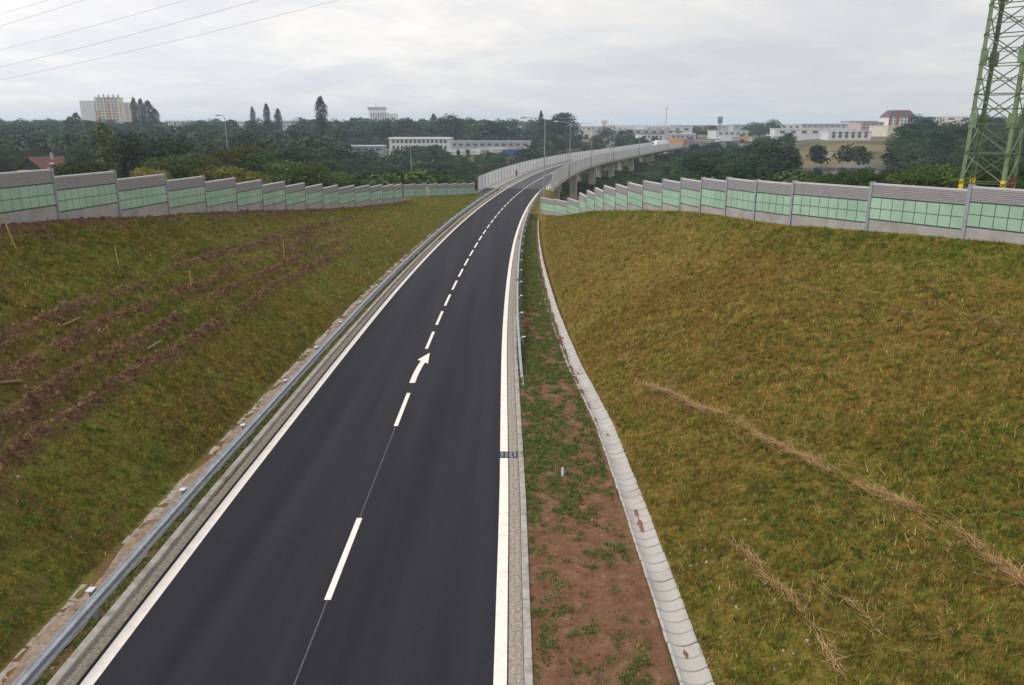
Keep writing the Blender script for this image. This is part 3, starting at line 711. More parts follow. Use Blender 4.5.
def proto(kind, res, var):
    key = (kind, res, var)
    if key not in PROTO:
        sh, col_ = KIND[kind]; n, ls = {'near': (6500,.26), 'mid': (2400,.50), 'far': (520,1.15), 'low': (1100,.62)}[res]
        w = {'round': 8.2, 'poplar': 3.9, 'conifer': 4.6, 'bush': 7.0}[sh]; h = {'round': 10, 'poplar': 20, 'conifer': 12, 'bush': 5}[sh]
        V, F_, T = leaf_mesh('crown', sum(map(ord, kind))+var*31, sh, h, w, n*(2 if sh == 'poplar' and res != 'far' else 1), ls*(.8 if sh in ('conifer','poplar') else 1), col_)
        PROTO[key] = (np_mesh('crown', V, F_, [M['leaf']], T), (V, F_, T), h, w)
    return PROTO[key]
TRUNK = {}
def trunk_mesh(sh_h, sh):
    if (sh_h, sh) not in TRUNK:
        mb = MB(); r = random.Random(int(sh_h*7)); rr = .02*sh_h
        mb.tube([(0,0,-.6),(.05,0,sh_h*.2),(-.05,.05,sh_h*.45),(.05,0,sh_h*.8)], [rr*1.4,rr,rr*.75,rr*.2], 8)
        for k in range(7 if sh in ('round','bush') else 0):
            a_ = k*2.4; z0 = sh_h*(.22+.07*k); l = sh_h*.20; mb.tube([(0,0,z0),(math.cos(a_)*l*.5,math.sin(a_)*l*.5,z0+l*.35),(math.cos(a_)*l,math.sin(a_)*l,z0+l*.65)], [rr*.5,rr*.3,rr*.1], 5)
        o = mb.build('trunk', M['bark']); TRUNK[(sh_h, sh)] = o.data; bpy.data.objects.remove(o)
    return TRUNK[(sh_h, sh)]
tree_n = [0]
def tree(kind, x, y, h, label, group=None, res='mid', wscale=1.0, cat=None, trunk=False, z=None):
    tree_n[0] += 1
    me_, _, ph, pw = proto(kind, res, tree_n[0] % 4); sh = KIND[kind][0]; s_ = h/ph; z = gz(x, y)-.15 if z is None else z
    nm = {'round': 'broadleaf_tree', 'poplar': 'poplar_tree', 'conifer': 'conifer_tree', 'bush': 'bush'}[sh]
    cat = cat or ('bush' if sh == 'bush' else 'tree')
    if trunk:
        o = thing(nm, label, cat, (x,y,z), 0, group); link('crown', me_, parent=o); link('trunk', trunk_mesh(ph, sh), parent=o)
    else:
        o = tag(link(nm, me_, (x,y,z)), label, cat, group)
    o.scale = (s_*wscale, s_*wscale, s_); o.rotation_euler.z = tree_n[0]*2.39996
    return o
def at_px(u, d): return eye_ray(u, 130)[0]*d, d          # bearing of a landmark from the footbridge -> plan position
def ztop(v, d):
    return EYE+d*eye_ray(512, v)[1]
def landmark_tree(kind, u, vtop, d, label, group=None, res='near', width=None, **k):
    x, y = at_px(u, d); z = gz(x, y)-.15; h = max(1.2, ztop(vtop, d)-z); sh = KIND[kind][0]
    pw, ph = {'round': (8.2,10), 'poplar': (3.9,20), 'conifer': (4.6,12), 'bush': (7,5)}[sh]
    ws = 1.0 if width is None else width/(pw*h/ph)
    return tree(kind, x, y, h, label, group, res, ws, trunk=True, **k)
LT = landmark_tree
# behind the left barrier
LT('dark_bush', 8, 172, 66, 'dark bush at the left picture edge, left of the red roofed house', width=7)
LT('dark_bush', 76, 156, 80, 'dark round bush right of the red roofed house', width=7.5)
LT('olive_bush', 64, 161, 92, 'olive bush touching the right side of the red roofed house', width=6)
LT('conifer', 119, 160, 92, 'left one of two small dark conifers behind the left barrier', width=2.4)
LT('conifer', 128, 158, 94, 'right one of two small dark conifers behind the left barrier', width=2.6)
LT('pale_poplar', 103, 124, 110, 'tall thin pale green tree with sparse crown behind the left barrier', width=3.2, res='far')
LT('olive_bush', 148, 163, 84, 'low olive bush right of the two small conifers', width=5)
LT('dark_bush', 172, 149, 92, 'broad dark bush with olive top behind the left barrier', width=8)
LT('olive_round', 193, 153, 96, 'olive tree between the broad dark bush and the first street lamp', width=7)
LT('olive_bush', 213, 158, 86, 'low olive bush left of the first street lamp', width=6)
LT('olive_round', 243, 146, 98, 'olive brown tree right of the first street lamp', width=9)
LT('olive_bush', 234, 162, 84, 'low brownish bush at the foot of the first street lamp', width=6)
LT('green_round', 268, 151, 96, 'green tree behind the left barrier beside the olive brown one', width=9)
LT('dark_bush', 290, 155, 92, 'dark green bush at the right end of the near row behind the left barrier', width=8)
LT('dark_bush', 306, 165, 96, 'small dark bush at the end of the near row behind the left barrier', width=6)
LT('bush', 335, 203-36, 118, 'small bright bush in the gap beyond the end of the long left barrier', width=5)
LT('olive_bush', 340, 172, 150, 'pale olive bush in the dip beyond the left barrier', width=6)
# behind the right barrier, nearer ones bright green
LT('bush', 840, 168, 70, 'bright green bush behind the right barrier, leftmost of the bright ones', width=5)
LT('bush', 862, 166, 66, 'bright green bush behind the right barrier, second of the bright ones', width=5)
LT('dark_bush', 820, 172, 80, 'dark bush left of the bright green ones behind the right barrier', width=5)
LT('bush', 884, 174, 62, 'small bright bush behind a post of the right barrier', width=3.6)
LT('bush', 932, 158, 66, 'large bright green bush just left of the pylon', width=7.5)
LT('dark_bush', 912, 164, 74, 'dark bush between the bright ones left of the pylon', width=5)
LT('dark_bush', 1010, 150, 84, 'dark tall bush seen through the pylon', width=9)
LT('dark_bush', 980, 160, 78, 'dark bush behind the left leg of the pylon', width=6)
LT('bush', 1060, 165, 72, 'bright bush right of the pylon', width=7)
for i, (u, v, d) in enumerate(((673,173,165),(685,171,160),(714,170,150),(738,166,140),(750,170,150),(792,170,130),(805,171,128))):
    LT('green_round', u, v, d, 'pale green young tree at the front of the dark wood right of the viaduct', 'young trees before the dark wood', res='mid', width=5)
# tall landmarks of the hazy wood
for u, v, d, w, lab in ((137,98,560,6,'leftmost of the dark poplars right of the tower block'),(144,99,562,6,'second dark poplar right of the tower block'),(151,101,560,9,'widest dark poplar in the clump right of the tower block'),(157,109,566,7,'lowest poplar at the right of the clump by the tower block'),
        (254,107,520,4,'shortest of three slim poplars on the left skyline'),(268,104,500,5,'middle one of three slim poplars on the left skyline'),(279,109,505,5.5,'right one of three slim poplars on the left skyline'),(322,97,430,7.2,'tallest broad poplar standing alone on the left skyline'),
        (71,117,480,7,'dark poplar left of the tower block'),(78,113,485,7,'pointed dark poplar at the left foot of the tower block'),(90,121,470,8,'broad dark poplar in front of the tower block'),(434,114,560,6,'slim poplar above the long white building')):
    LT('poplar', u, v, d, lab, 'poplars on the left skyline', res='mid', width=w)
for u, v, d, w, lab in ((352,117,600,6,'small conifer beside the little white house on the skyline'),(541,110,520,9,'pointed conifer on the skyline behind the first viaduct lamp'),(403,121,560,5,'small pointed conifer right of the white skyline block')):
    LT('conifer', u, v, d, lab, res='mid', width=w)
for u, v, d, w, lab in ((563,114,480,20,'big dark tree on the skyline behind the second viaduct lamp'),(449,116,520,18,'broad dark tree above the right end of the long white building'),(456,118,530,16,'dark tree next to the broad one right of the long white building'),
        (607,128,560,12,'rounded tree before the pale halls, left of the small dark pair'),(622,131,560,9,'left tree of the small dark pair by the viaduct'),(629,130,556,10,'right tree of the small dark pair by the viaduct'),(650,131,600,9,'small round tree before the grey factory'),
        (676,131,600,13,'round dark tree behind the orange lorry'),(697,127,640,22,'broad green tree right of the orange lorry'),(712,126,680,18,'green tree left of the dark tower'),(760,122,640,26,'broad tree left of the pale skyline house'),(771,120,650,18,'pointed tree beside the pale skyline house'),(748,128,620,22,'low tree right of the yellow trailer'),
        (766,137,420,22,'large dark tree standing out above the right wood'),(816,131,500,17,'dark tree in front of the long white hall'),(828,130,510,13,'brighter tree in front of the long white hall')):
    LT('dark_round' if 'dark' in lab else 'green_round', u, v, d, lab, res='mid', width=w)
# woods whose crowns can still be told apart: every tree an object
rw = np.random.default_rng(11)
def in_keepout(x, y):
    lat = x-float(xc(y)); u = 512+760*x/y/.963
    if 100 < y < 520 and -13 < lat < 12: return True                       # viaduct and road
    if (385 < u < 545 and 398 < y < 455) or (445 < u < 545 and 440 < y < 480): return True                        # yard and long white building
    if u > 700 and 290 < y < 420 and 795 < u < 900: return True            # dry field
    if y > 400 and u > 560: return True
    if 555 < u < 652 and y < 340: return lat > -14 
    if 346 < u < 390 and 340 < y < 460: return True
    if y > 470 and (166 < u < 188 or 232 < u < 250 or 274 < u < 302) and u != 278: return True
    return False
def wood(u0, u1, d0, d1, n, h0, h1, kinds, label, group, res):
    k = 0; tries = 0; pts = []
    while k < n and tries < n*30:
        tries += 1; d = math.sqrt(rw.uniform(d0*d0, d1*d1)); u = rw.uniform(u0, u1); x, y = at_px(u, d)
        if in_keepout(x, y) or any((x-a)**2+(y-b)**2 < 14 for a, b in pts[-60:]): continue
        pts.append((x,y)); h = rw.uniform(h0, h1)
        o = tree(kinds[int(rw.integers(len(kinds)))], x, y, h, label, group, res, rw.uniform(.9,1.3)); k += 1
wood(-40, 320, 128, 250, 62, 6.5, 11, ['dark_round','dark_round','green_round'], 'dark tree in the near part of the wood behind the left barrier', 'trees of the near left wood', 'mid')
wood(320, 500, 165, 285, 60, 6, 8.8, ['dark_round','green_round','dark_round'], 'dark tree in the wood between the low barrier and the long white building', 'trees before the long white building', 'mid')
wood(654, 700, 150, 262, 20, 6, 8.5, ['dark_round','green_round'], 'smaller tree at the left edge of the wood right of the viaduct', 'edge trees by the viaduct piers', 'mid')
wood(697, 790, 140, 275, 62, 9, 13.5, ['dark_round','dark_round','green_round'], 'dense dark tree in the left part of the wood right of the viaduct', 'trees of the right wood by the viaduct', 'mid')
wood(790, 900, 130, 255, 44, 4, 6, ['dark_round','dark_round','green_round'], 'dense dark tree in the low wood below the dry field', 'trees of the wood below the dry field', 'mid')
wood(900, 1070, 130, 230, 34, 7, 11, ['dark_round','dark_round','green_round'], 'dense dark tree in the wood behind and left of the pylon', 'trees of the right wood by the pylon', 'mid')
wood(900, 1070, 230, 400, 56, 10, 15, ['dark_round','green_round'], 'dark tree on the hillside left of the pylon', 'trees on the right hillside', 'mid')
# woods beyond that read as one mass
def mass(name, specs, kinds):
    Vs, Fs, Ts = [], [], []; o = 0
    for (u0, u1, d0, d1, n, h0, h1) in specs:
        k = 0; tr = 0
        while k < n and tr < n*20:
            tr += 1; d = math.sqrt(rw.uniform(d0*d0, d1*d1)); u = rw.uniform(u0, u1); x, y = at_px(u, d)
            if name == 'undergrowth' and y < 135 and np.interp(y, LCR[:,0], LCR[:,1])-4 < x < np.interp(y, RCR[:,0], RCR[:,1])+4: continue
            if name == 'plain_trees':
                if abs(x-float(xc(y))) < 11 or abs(y-(538+.12*(x-110))) < 9: continue
            elif in_keepout(x, y) and not (name == 'undergrowth' and y > 168 and y < 420 and (x-float(xc(y)) < 1 or y > 235)): continue
            kd = kinds[int(rw.integers(len(kinds)))]; _, (V, F_, T), ph, pw = proto(kd, 'low' if name == 'undergrowth' else 'far', int(rw.integers(4))); h = rw.uniform(h0, h1); s_ = h/ph; w_ = s_*rw.uniform(.9,1.35); a_ = rw.uniform(0, 6.28)
            Vx = np.stack([(V[:,0]*math.cos(a_)-V[:,1]*math.sin(a_))*w_+x, (V[:,0]*math.sin(a_)+V[:,1]*math.cos(a_))*w_+y, V[:,2]*s_+gz(x,y)-.3], 1)
            Vs.append(Vx); Fs.append(F_+o); Ts.append(T*rw.uniform(.55,1.5)); o += len(V); k += 1
    tag(link(name, np_mesh(name, np.concatenate(Vs), np.concatenate(Fs), [M['far_leaf']], np.concatenate(Ts))), kind='stuff')
mass('left_woods', [(-260,-60,130,620,260,7,14),(-60,345,250,620,520,7,14),(300,560,505,640,150,9,16),(345,560,455,505,40,6,9),(-60,300,620,900,170,8,15)], ['dark_round','dark_round','green_round'])
mass('centre_woods', [(345,447,290,388,80,6.5,9.5),(447,545,290,388,60,4.5,6.5),(520,560,300,470,40,7,10)], ['dark_round','green_round'])
mass('right_woods', [(690,1070,270,292,30,8,10),(895,1080,400,640,110,8,12),(690,800,275,400,60,7,10)], ['dark_round','green_round','dark_round'])
mass('skyline_woods', [(560,1090,1900,2600,260,12,20),(-60,560,950,1500,260,12,18),(770,1000,900,1200,80,9,14)], ['dark_round'])
mass('plain_trees', [(556,665,440,545,64,3,7.5),(690,800,445,525,14,2,5),(560,660,545,600,12,3,6)], ['dark_round','green_round','green_round','dark_bush'])
mass('undergrowth', [(760,1060,58,95,60,.8,1.8),(-200,330,62,95,60,.8,2.0),(-40,330,95,140,70,2,4.5),(330,480,120,170,60,2.5,5),(690,1060,95,150,95,3,6),(548,660,168,330,170,1.5,4.0),(560,700,330,425,60,2,4),(585,700,240,425,150,1.5,3.0)], ['dark_bush','dark_bush','bush'])
# ------------------------------------------------------------------ grass
def scatter(n, lat0, lat1, y0, y1, dens, seed):
    r = np.random.default_rng(seed); y = r.uniform(y0, y1, n); lat = r.uniform(lat0, lat1, n); x = xc(y)+lat
    keep = r.uniform(0,1,n) < dens(x, y, lat); return x[keep], y[keep], lat[keep]
def blades(x, y, z, L_, W_, col_, seed, lean=(.2,.9), yaw=None):
    r = np.random.default_rng(seed); n = len(x); th = r.uniform(0, 2*PI, n) if yaw is None else yaw+r.normal(0,.45,n); le = r.uniform(*lean, n)
    d = np.stack([np.cos(th), np.sin(th), 0*th], 1); sd = np.stack([-np.sin(th), np.cos(th), 0*th], 1)
    P = np.stack([x,y,z-.012], 1); tip = P+d*(L_*np.sin(le))[:,None]+np.array([0,0,1])*(L_*np.cos(le))[:,None]
    V = np.stack([P-sd*W_[:,None]/2, P+sd*W_[:,None]/2, tip], 1).reshape(-1,3)
    return V, np.arange(n*3).reshape(n,3), np.repeat(col_, 3, 0)
def grass_obj(name, parts):
    o = 0; Vs, Fs, Ts = [], [], []
    for V, F_, T in parts: Vs.append(V); Fs.append(F_+o); Ts.append(T); o += len(V)
    tag(link(name, np_mesh(name, np.concatenate(Vs), np.concatenate(Fs), [M['blade']], np.concatenate(Ts))), kind='stuff')
def palette(w, cols):  # w (n,k) weights -> pick
    w = w/w.sum(1)[:,None]; c = np.cumsum(w, 1); u = rng.uniform(0,1,len(w))[:,None]; k = np.minimum((u > c).sum(1), len(cols)-1); return np.array(cols)[k]
GREEN, OLIVE, YEL, STRAW, BROWN, DGREEN = (.10,.15,.018), (.165,.142,.018), (.235,.195,.026), (.46,.31,.10), (.215,.118,.032), (.062,.115,.020)
def sward(side, n, y0, y1, lat0, lat1, size, seed):
    def dens(x, y, lat):
        z, bare, tL, tR, _ = ground(x, y); t = tL if side < 0 else tR
        a_ = .15*fbm(x/1.3, y/1.3, 40+side, 3)+.85*fbm(x/.25, y/.25, 45+side, 2); f = np.clip((a_-.30)*4.0, .25, 1)*(1-.93*bare)
        return f*(t > .0)*(t < (1.0 if side > 0 else 1.02))
    x, y, lat = scatter(n, lat0, lat1, y0, y1, dens, seed); r = np.random.default_rng(seed+1)
    k = 5; x = (x[:,None]+r.normal(0,.035*size,(len(x),k))).ravel(); y = (y[:,None]+r.normal(0,.035*size,(len(y),k))).ravel()
    z, bare, tL, tR, lat = ground(x, y); t = tL if side < 0 else tR
    g1 = .38*fbm(x/3.5, y/3.5, 70+side, 3)+.62*fbm(x/.30, y/.30, 75+side, 3); g2 = .22*fbm(x/2.0, y/2.0, 80+side, 2)+.78*fbm(x/.18, y/.18, 85+side, 2)
    rim = ss(.76,.97,t+.25*(fbm(x/2.5, y/2.5, 95, 3)-.5))
    if side > 0: w = np.stack([ss(.42,.75,g1)*1.1+rim*2.6+.8*ss(26,12,y), np.full(len(x),.8)+.3*rim, ss(.40,.72,g2)*.45, (ss(.50,.72,g2)*.30+.10)*(1-.8*rim), ss(.62,.35,g1)*1.3*(1-.8*rim)+.45*(1-rim), .20+rim*1.2+.9*ss(24,11,y)], 1)
    else: w = np.stack([ss(.38,.62,g1)*1.5+.2, np.full(len(x),.7), ss(.45,.75,g2)*.55, .07+ss(.55,.8,g2)*.25, ss(.60,.38,g1)*1.1+.2, np.full(len(x),.35)], 1)
    c_ = palette(w, [GREEN, OLIVE, YEL, STRAW, BROWN, DGREEN])*r.uniform(.65,1.35,(len(x),1))*(1.28 if side > 0 else 1.36)*(.50+1.05*vnoise(x/(.075*size), y/(.075*size), 90)*(.6+.8*vnoise(x/.3, y/.3, 91)))[:,None]
    L_ = r.uniform(.04,.14,len(x))*size**.6*(.6+.9*g2)*(1+.1*rim*(side > 0)); W_ = r.uniform(.008,.020,len(x))*size
    return blades(x, y, z, L_, W_, c_, seed+2)
def streak(pts, n, wid, seed, ln=(.18,.5), off=0.0, full=False):
    n = int(n*.6)
    """a swathe of dry mown stalks along a line of (x, y)"""
    r = np.random.default_rng(seed); P = np.array(pts); sg = np.hypot(*np.diff(P, axis=0).T); s_ = np.concatenate([[0], np.cumsum(sg)]); q = r.uniform(0, s_[-1], n)
    q = q[fbm(q/.8, q*0+seed, seed, 3)+r.uniform(-.2,.2,len(q)) > .43]; n = len(q)
    x = np.interp(q, s_, P[:,0]); y = np.interp(q, s_, P[:,1]); h_ = np.arctan2(np.gradient(P[:,1]), np.gradient(P[:,0])); yaw = np.interp(q, s_, h_)
    w = wid*.8*(.5+fbm(q/.9, q*0+9, seed+5, 2)); wob = (fbm(q/2.0, q*0, seed+2, 3)-.5)*.9*wid**.5; e = r.normal(0,1,n)*w*.34+wob*1.1
    x = x-np.sin(yaw)*e; y = y+np.cos(yaw)*e; z = ground(x, y)[0]+r.uniform(.02,.11,n)
    c_ = np.array([(.50,.32,.14),(.56,.40,.20),(.38,.22,.09),(.24,.14,.06)])[r.integers(0,4,n)]*r.uniform(.8,1.2,(n,1))
    return blades(x, y, z+.02, r.uniform(*ln, n), r.uniform(.008,.016,n), c_, seed+1, (1.3,1.57), yaw+r.choice([0,PI],n)+r.normal(0,.25,n))
grass_obj('slope_grass', [
  sward(1, 150000, 8, 20, 8.0, 24, 1.0, 100), sward(1, 90000, 20, 38, 7.3, 24, 1.35, 110), sward(1, 85000, 38, 97, 6.2, 21, 1.6, 120),
  sward(-1, 62000, 9.5, 22, -17.5, -5.7, 1.0, 130), sward(-1, 78000, 22, 42, -17.6, -5.7, 1.35, 140), sward(-1, 100000, 42, 128, -17, -5.2, 1.7, 150)])
grass_obj('dry_hay', [
  streak([(4.99,28.1),(6.77,23.2),(7.9,19.25),(8.81,16.56),(9.25,14.36),(9.5,12.3),(9.6,11)], 10000, .17, 200), streak([(4.99,28.1),(6.77,23.2),(7.9,19.25),(8.81,16.56),(9.25,14.36),(9.5,12.3)], 2600, .75, 201),
  streak([(5.2,16.4),(5.56,15.39),(5.85,13.95),(6.03,12.6),(6.0,11.6)], 1100, .20, 210), streak([(6.3,14.2),(6.9,12.9),(7.0,11.5)], 200, .25, 215),
  streak([(11.6,33),(12.01,31.1),(13.07,27.9),(13.81,25.3)], 1500, .42, 220, (.15,.45)), streak([(14.5,26.5),(15.2,23.6),(15.0,21)], 900, .40, 225, (.15,.45)),
  streak([(8.5,40),(8.8,36),(8.2,33)], 1300, .6, 230, (.2,.5)), streak([(6.5,22),(8.8,17.6),(8.4,14.2),(7.7,12)], 500, 1.5, 240), streak([(5.0,36),(4.8,31),(5.0,27)], 400, .5, 245)]
  + [streak([(float(xc(q))+fl+.42*sgn, q) for q in (12,20,28,36,46,58)], 1700, .34, 250+i, (.12,.34)) for i, (fl, sgn) in enumerate(((-9.05,.9),(-10.0,1),(-10.85,1),(-11.95,1)))])
def rosettes(n, side, y0, y1, l0, l1, seed):
    def dens(x, y, lat):
        _, b_, tL, tR, _ = ground(x, y); t = tL if side < 0 else tR; return (t > .01)*(t < 1.0)*(1-b_)*ss(.42,.62,fbm(x/1.8, y/1.8, 500+side, 3))
    x, y, lat = scatter(n, l0, l1, y0, y1, dens, seed); r = np.random.default_rng(seed); k = 12; sz = np.repeat(r.uniform(.5,1.4,len(x)), k)
    cc = np.repeat(np.array([(.095,.165,.022),(.065,.12,.018),(.12,.155,.024),(.055,.095,.018)])[r.integers(0,4,len(x))], k, 0)*r.uniform(.75,1.25,(len(x)*k,1))
    x = (x[:,None]+r.normal(0,.05,(len(x),k))).ravel(); y = (y[:,None]+r.normal(0,.05,(len(y),k))).ravel()
    return blades(x, y, ground(x, y)[0]+.02, r.uniform(.06,.15,len(x))*sz, r.uniform(.025,.055,len(x))*sz, cc, seed+1, (.6,1.35))
def stalks(n, side, y0, y1, l0, l1, seed):
    x, y, lat = scatter(n, l0, l1, y0, y1, lambda x, y, lat: .25+.75*ss(.45,.65,fbm(x/2.2, y/2.2, 600, 3)), seed); r = np.random.default_rng(seed)
    yaw = (fbm(x/4, y/4, 610, 2)-.5)*5+r.normal(0,.4,len(x)); c_ = np.array([(.48,.34,.15),(.40,.29,.11),(.30,.22,.09)])[r.integers(0,3,len(x))]
    return blades(x, y, ground(x, y)[0]+.05, r.uniform(.2,.6,len(x)), r.uniform(.007,.014,len(x)), c_, seed+1, (1.2,1.5), yaw)
grass_obj('slope_weeds', [rosettes(2600, 1, 9.5, 30, 8.0, 20, 510), rosettes(1800, 1, 30, 80, 7, 18, 511), rosettes(1800, -1, 9.5, 36, -17, -6, 512), rosettes(1500, -1, 36, 100, -17, -6, 513),
   stalks(5200, 1, 9.5, 34, 8.0, 21, 520), stalks(2500, 1, 34, 85, 7, 18, 521), stalks(1900, -1, 9.5, 40, -17, -6, 522)])
# weeds on the red verge and between rail and kerb
def weeds(n, lat0, lat1, y0, y1, size, seed, thr):
    def dens(x, y, lat):
        gl_ = gut(y); a_ = .45*fbm(x/.9, y/1.3, 301, 3)+.55*fbm(x/.22, y/.26, 305, 2); near = ss(14,27,y)
        return ss(thr-.17*near, thr+.12-.15*near, a_)*(lat < gl_-.47)
    x, y, lat = scatter(n, lat0, lat1, y0, y1, dens, seed); r = np.random.default_rng(seed)
    k = 7; x = (x[:,None]+r.normal(0,.045*size,(len(x),k))).ravel(); y = (y[:,None]+r.normal(0,.045*size,(len(y),k))).ravel()
    ok = (x-xc(y) < gut(y)-.46); x, y = x[ok], y[ok]
    z = ground(x, y)[0]; c_ = palette(np.tile([1.0,.5,.35,.12,.06,.8], (len(x),1)), [(.085,.165,.038),OLIVE,(.14,.20,.06),STRAW,BROWN,(.055,.115,.032)])*r.uniform(.7,1.3,(len(x),1))
    return blades(x, y, z, r.uniform(.035,.12,len(x))*size**.5, r.uniform(.014,.034,len(x))*size**.8, c_, seed+3, (.3,1.25))
grass_obj('verge_weeds', [weeds(13000, 4.55, 7.4, 9.5, 22, 1.0, 310, .545), weeds(16000, 4.35, 7.2, 22, 42, 1.3, 320, .56), weeds(17000, 3.9, 6.6, 42, 97, 2.0, 330, .50),
   weeds(5000, -5.1, -4.72, 8, 40, .9, 340, .42), weeds(9000, -5.3, -4.1, 40, 118, 1.6, 350, .42)])
# clods and stones on the furrows, the raw earth and the verge
def clods(n, lat0, lat1, y0, y1, s0, s1, seed, use):
    r = np.random.default_rng(seed); y = r.uniform(y0,y1,n); lat = r.uniform(lat0,lat1,n); x = xc(y)+lat; z, bare, tL, tR, _ = ground(x, y); keep = r.uniform(0,1,n) < use(bare, x, y, lat)
    x, y, z = x[keep], y[keep], z[keep]; n = len(x); s = r.uniform(0,1,n)**2.2*(s1-s0)+s0
    o8 = np.array([(-1,-1,-.8),(1,-1,-.8),(1,1,-.8),(-1,1,-.8),(-.7,-.7,.8),(.7,-.7,.8),(.7,.7,.8),(-.7,.7,.8)])
    V = np.stack([x,y,z+s*.15],1)[:,None,:]+(o8[None]*r.uniform(.55,1.2,(n,8,3)))*s[:,None,None]*.5
    a_ = np.array([(4,5,6,7),(0,1,5,4),(1,2,6,5),(2,3,7,6),(3,0,4,7)]); F_ = (np.arange(n)[:,None,None]*8+a_[None]).reshape(-1,4)
    return V.reshape(-1,3), F_, n
def clod_obj(name, parts, cols):
    Vs, Fs, Ts, o = [], [], [], 0
    for (V, F_, n), c_ in zip(parts, cols):
        r = np.random.default_rng(n); Vs.append(V); Fs.append(F_+o); o += len(V); Ts.append(np.repeat(np.array(c_)[r.integers(0,len(c_),n)]*r.uniform(.7,1.3,(n,1)), 8, 0))
    tag(link(name, np_mesh(name, np.concatenate(Vs), np.concatenate(Fs), [M['blade']], np.concatenate(Ts))), kind='stuff')
EARTH = [(.13,.068,.038),(.165,.092,.052),(.095,.048,.028),(.22,.138,.08)]
clod_obj('earth_clods', [clods(50000, -13.5, -7.5, 10, 75, .03, .13, 400, lambda b,x,y,l: b*.6), clods(40000, -17.6, -11, 14, 110, .03, .15, 410, lambda b,x,y,l: b*.3),
   clods(14000, 4.55, 7.3, 9, 60, .012, .05, 420, lambda b,x,y,l: .5+0*x), clods(2500, -5.7, -4.75, 8, 60, .02, .07, 430, lambda b,x,y,l: .6+0*x), clods(160, 8.2, 10.2, 9.5, 18, .02, .08, 440, lambda b,x,y,l: 1+0*x), clods(900, -17, -6, 10, 60, .02, .08, 450, lambda b,x,y,l: .3+0*x)],
   [EARTH, EARTH+[(.19,.15,.115)], [(.16,.085,.055),(.11,.05,.032),(.25,.18,.13)], [(.20,.13,.085),(.30,.24,.18)], [(.42,.38,.31),(.30,.25,.19)], [(.36,.31,.25),(.16,.10,.07)]])
# ------------------------------------------------------------------ buildings
def bx(name, c, d, m, parent, rz=0):
    mb = MB(); mb.box(c, d, rz); return mb.build(name, m, parent)
WIN = {}
def windows(t, w, d, h, rows, cols, z0, ww, wh, mx=1.2, side=None, m=None):
    """window boxes on the front (and one side) of a block standing on the local origin"""
    m = m or M['glass']
    for face in (['f']+([side] if side else [])):
        span = (w if face == 'f' else d)-2*mx; n = cols if face == 'f' else max(2, int(cols*d/w))
        key = (ww, wh, face, m.name)
        if key not in WIN:
            mb = MB(); mb.box((0,0,0), (ww,.16,wh) if face == 'f' else (.16,ww,wh)); o = mb.build('window', m); WIN[key] = o.data; bpy.data.objects.remove(o)
        for i in range(rows):
            for k in range(n):
                u = -span/2+span*(k+.5)/n; zz = z0+(h-z0)*(i+.5)/rows
                p = (u,-d/2-.02,zz) if face == 'f' else ((w/2+.02 if face == 'r' else -w/2-.02), u, zz)
                link('window', WIN[key], p, t)
def building(name, label, cat, u, d, w, dep, vtop, vbase, wall, roof, rz=0, group=None):
    """place by bearing and distance; returns empty and height"""
    x, y = at_px(u, d); z0 = min(ztop(vbase, d), gz(x, y)) if vbase else gz(x, y); h = ztop(vtop, d)-z0
    t = thing(name, label, cat, (x,y,z0), rz, group)
    bx('wall', (0,0,h/2-.5), (w,dep,h+1), wall, t)
    if roof: bx('roof', (0,0,h+.2), (w+.6,dep+.6,.4), roof, t)
    return t, h
cream = paint('cream_render', 205,198,180); whitew = paint('white_render', 222,222,220); greyw = paint('grey_cladding', 170,172,176); orange = paint('orange_render', 205,150,105); pinkw = paint('pink_render', 188,165,158)
pale = paint('pale_cladding', 210,210,208, var=.05); droof = paint('dark_roof', 95,92,95); lroof = paint('light_roof', 225,225,225); bluec = paint('blue_cladding', 88,112,150); redc = paint('red_cladding', 165,50,48)
rooftile = mat('red_roof_tile', (.13,.058,.042), .8, .25, 2.5, .4, 12, dirt=(.13,.055,.045)); greenw = mat('dark_green_boards', (.03,.05,.04), .8, .2, 4)
# tower block on the left hill: end slabs and a taller middle
t, h = building('tower_block', 'beige and orange tower block of flats rising above the left woods', 'tower block', 113, 880, 25, 14, 98, None, cream, droof, R(8)); hh = h
bx('left_wing', (-21,0,h*.46), (15,13,h*.92), pale, t); bx('left_wing_recess', (-13,1.5,h*.44), (1.6,12,h*.88), droof, t)
bx('right_wing', (18.6,1,h*.44), (12,13,h*.88), cream, t)
for x0, w_, z0, z1, m in ((-10,4.4,.2,.66,orange),(.5,3.6,.2,.9,orange),(6,3,.2,.7,pinkw),(19,4,.1,.85,pinkw)): bx('colour_panel', (x0, -7.03 if abs(x0) < 18 else -5.55, h*(z0+z1)/2), (w_,.16,h*(z1-z0)), m, t)
windows(t, 24, 14.3, h, 10, 6, h*.2, 1.9, 1.5)
for k in range(5): bx('roof_vent', (-10+5*k,0,h+1.9), (1.2,2,3.4), greyw, t)
t, h = building('white_block', 'stepped white building with dark top storey on the skyline above the woods', 'building', 380, 1150, 26, 16, 112.5, None, whitew, None)
bx('top_storey', (-3,0,h+1.7), (22,13,3.4), whitew, t); bx('dark_attic', (-3,0,h+5.5), (25,14,4.0), greyw, t); bx('side_wing', (19,0,h*.47), (14,13,h*.94), pale, t); windows(t, 26, 16.2, h, 6, 7, h*.5, 2, 1.5); mb = MB(); mb.tube([(-4,0,h+7),(-4,0,h+12)], .3, 6); mb.build('mast', M['lamp'], t)
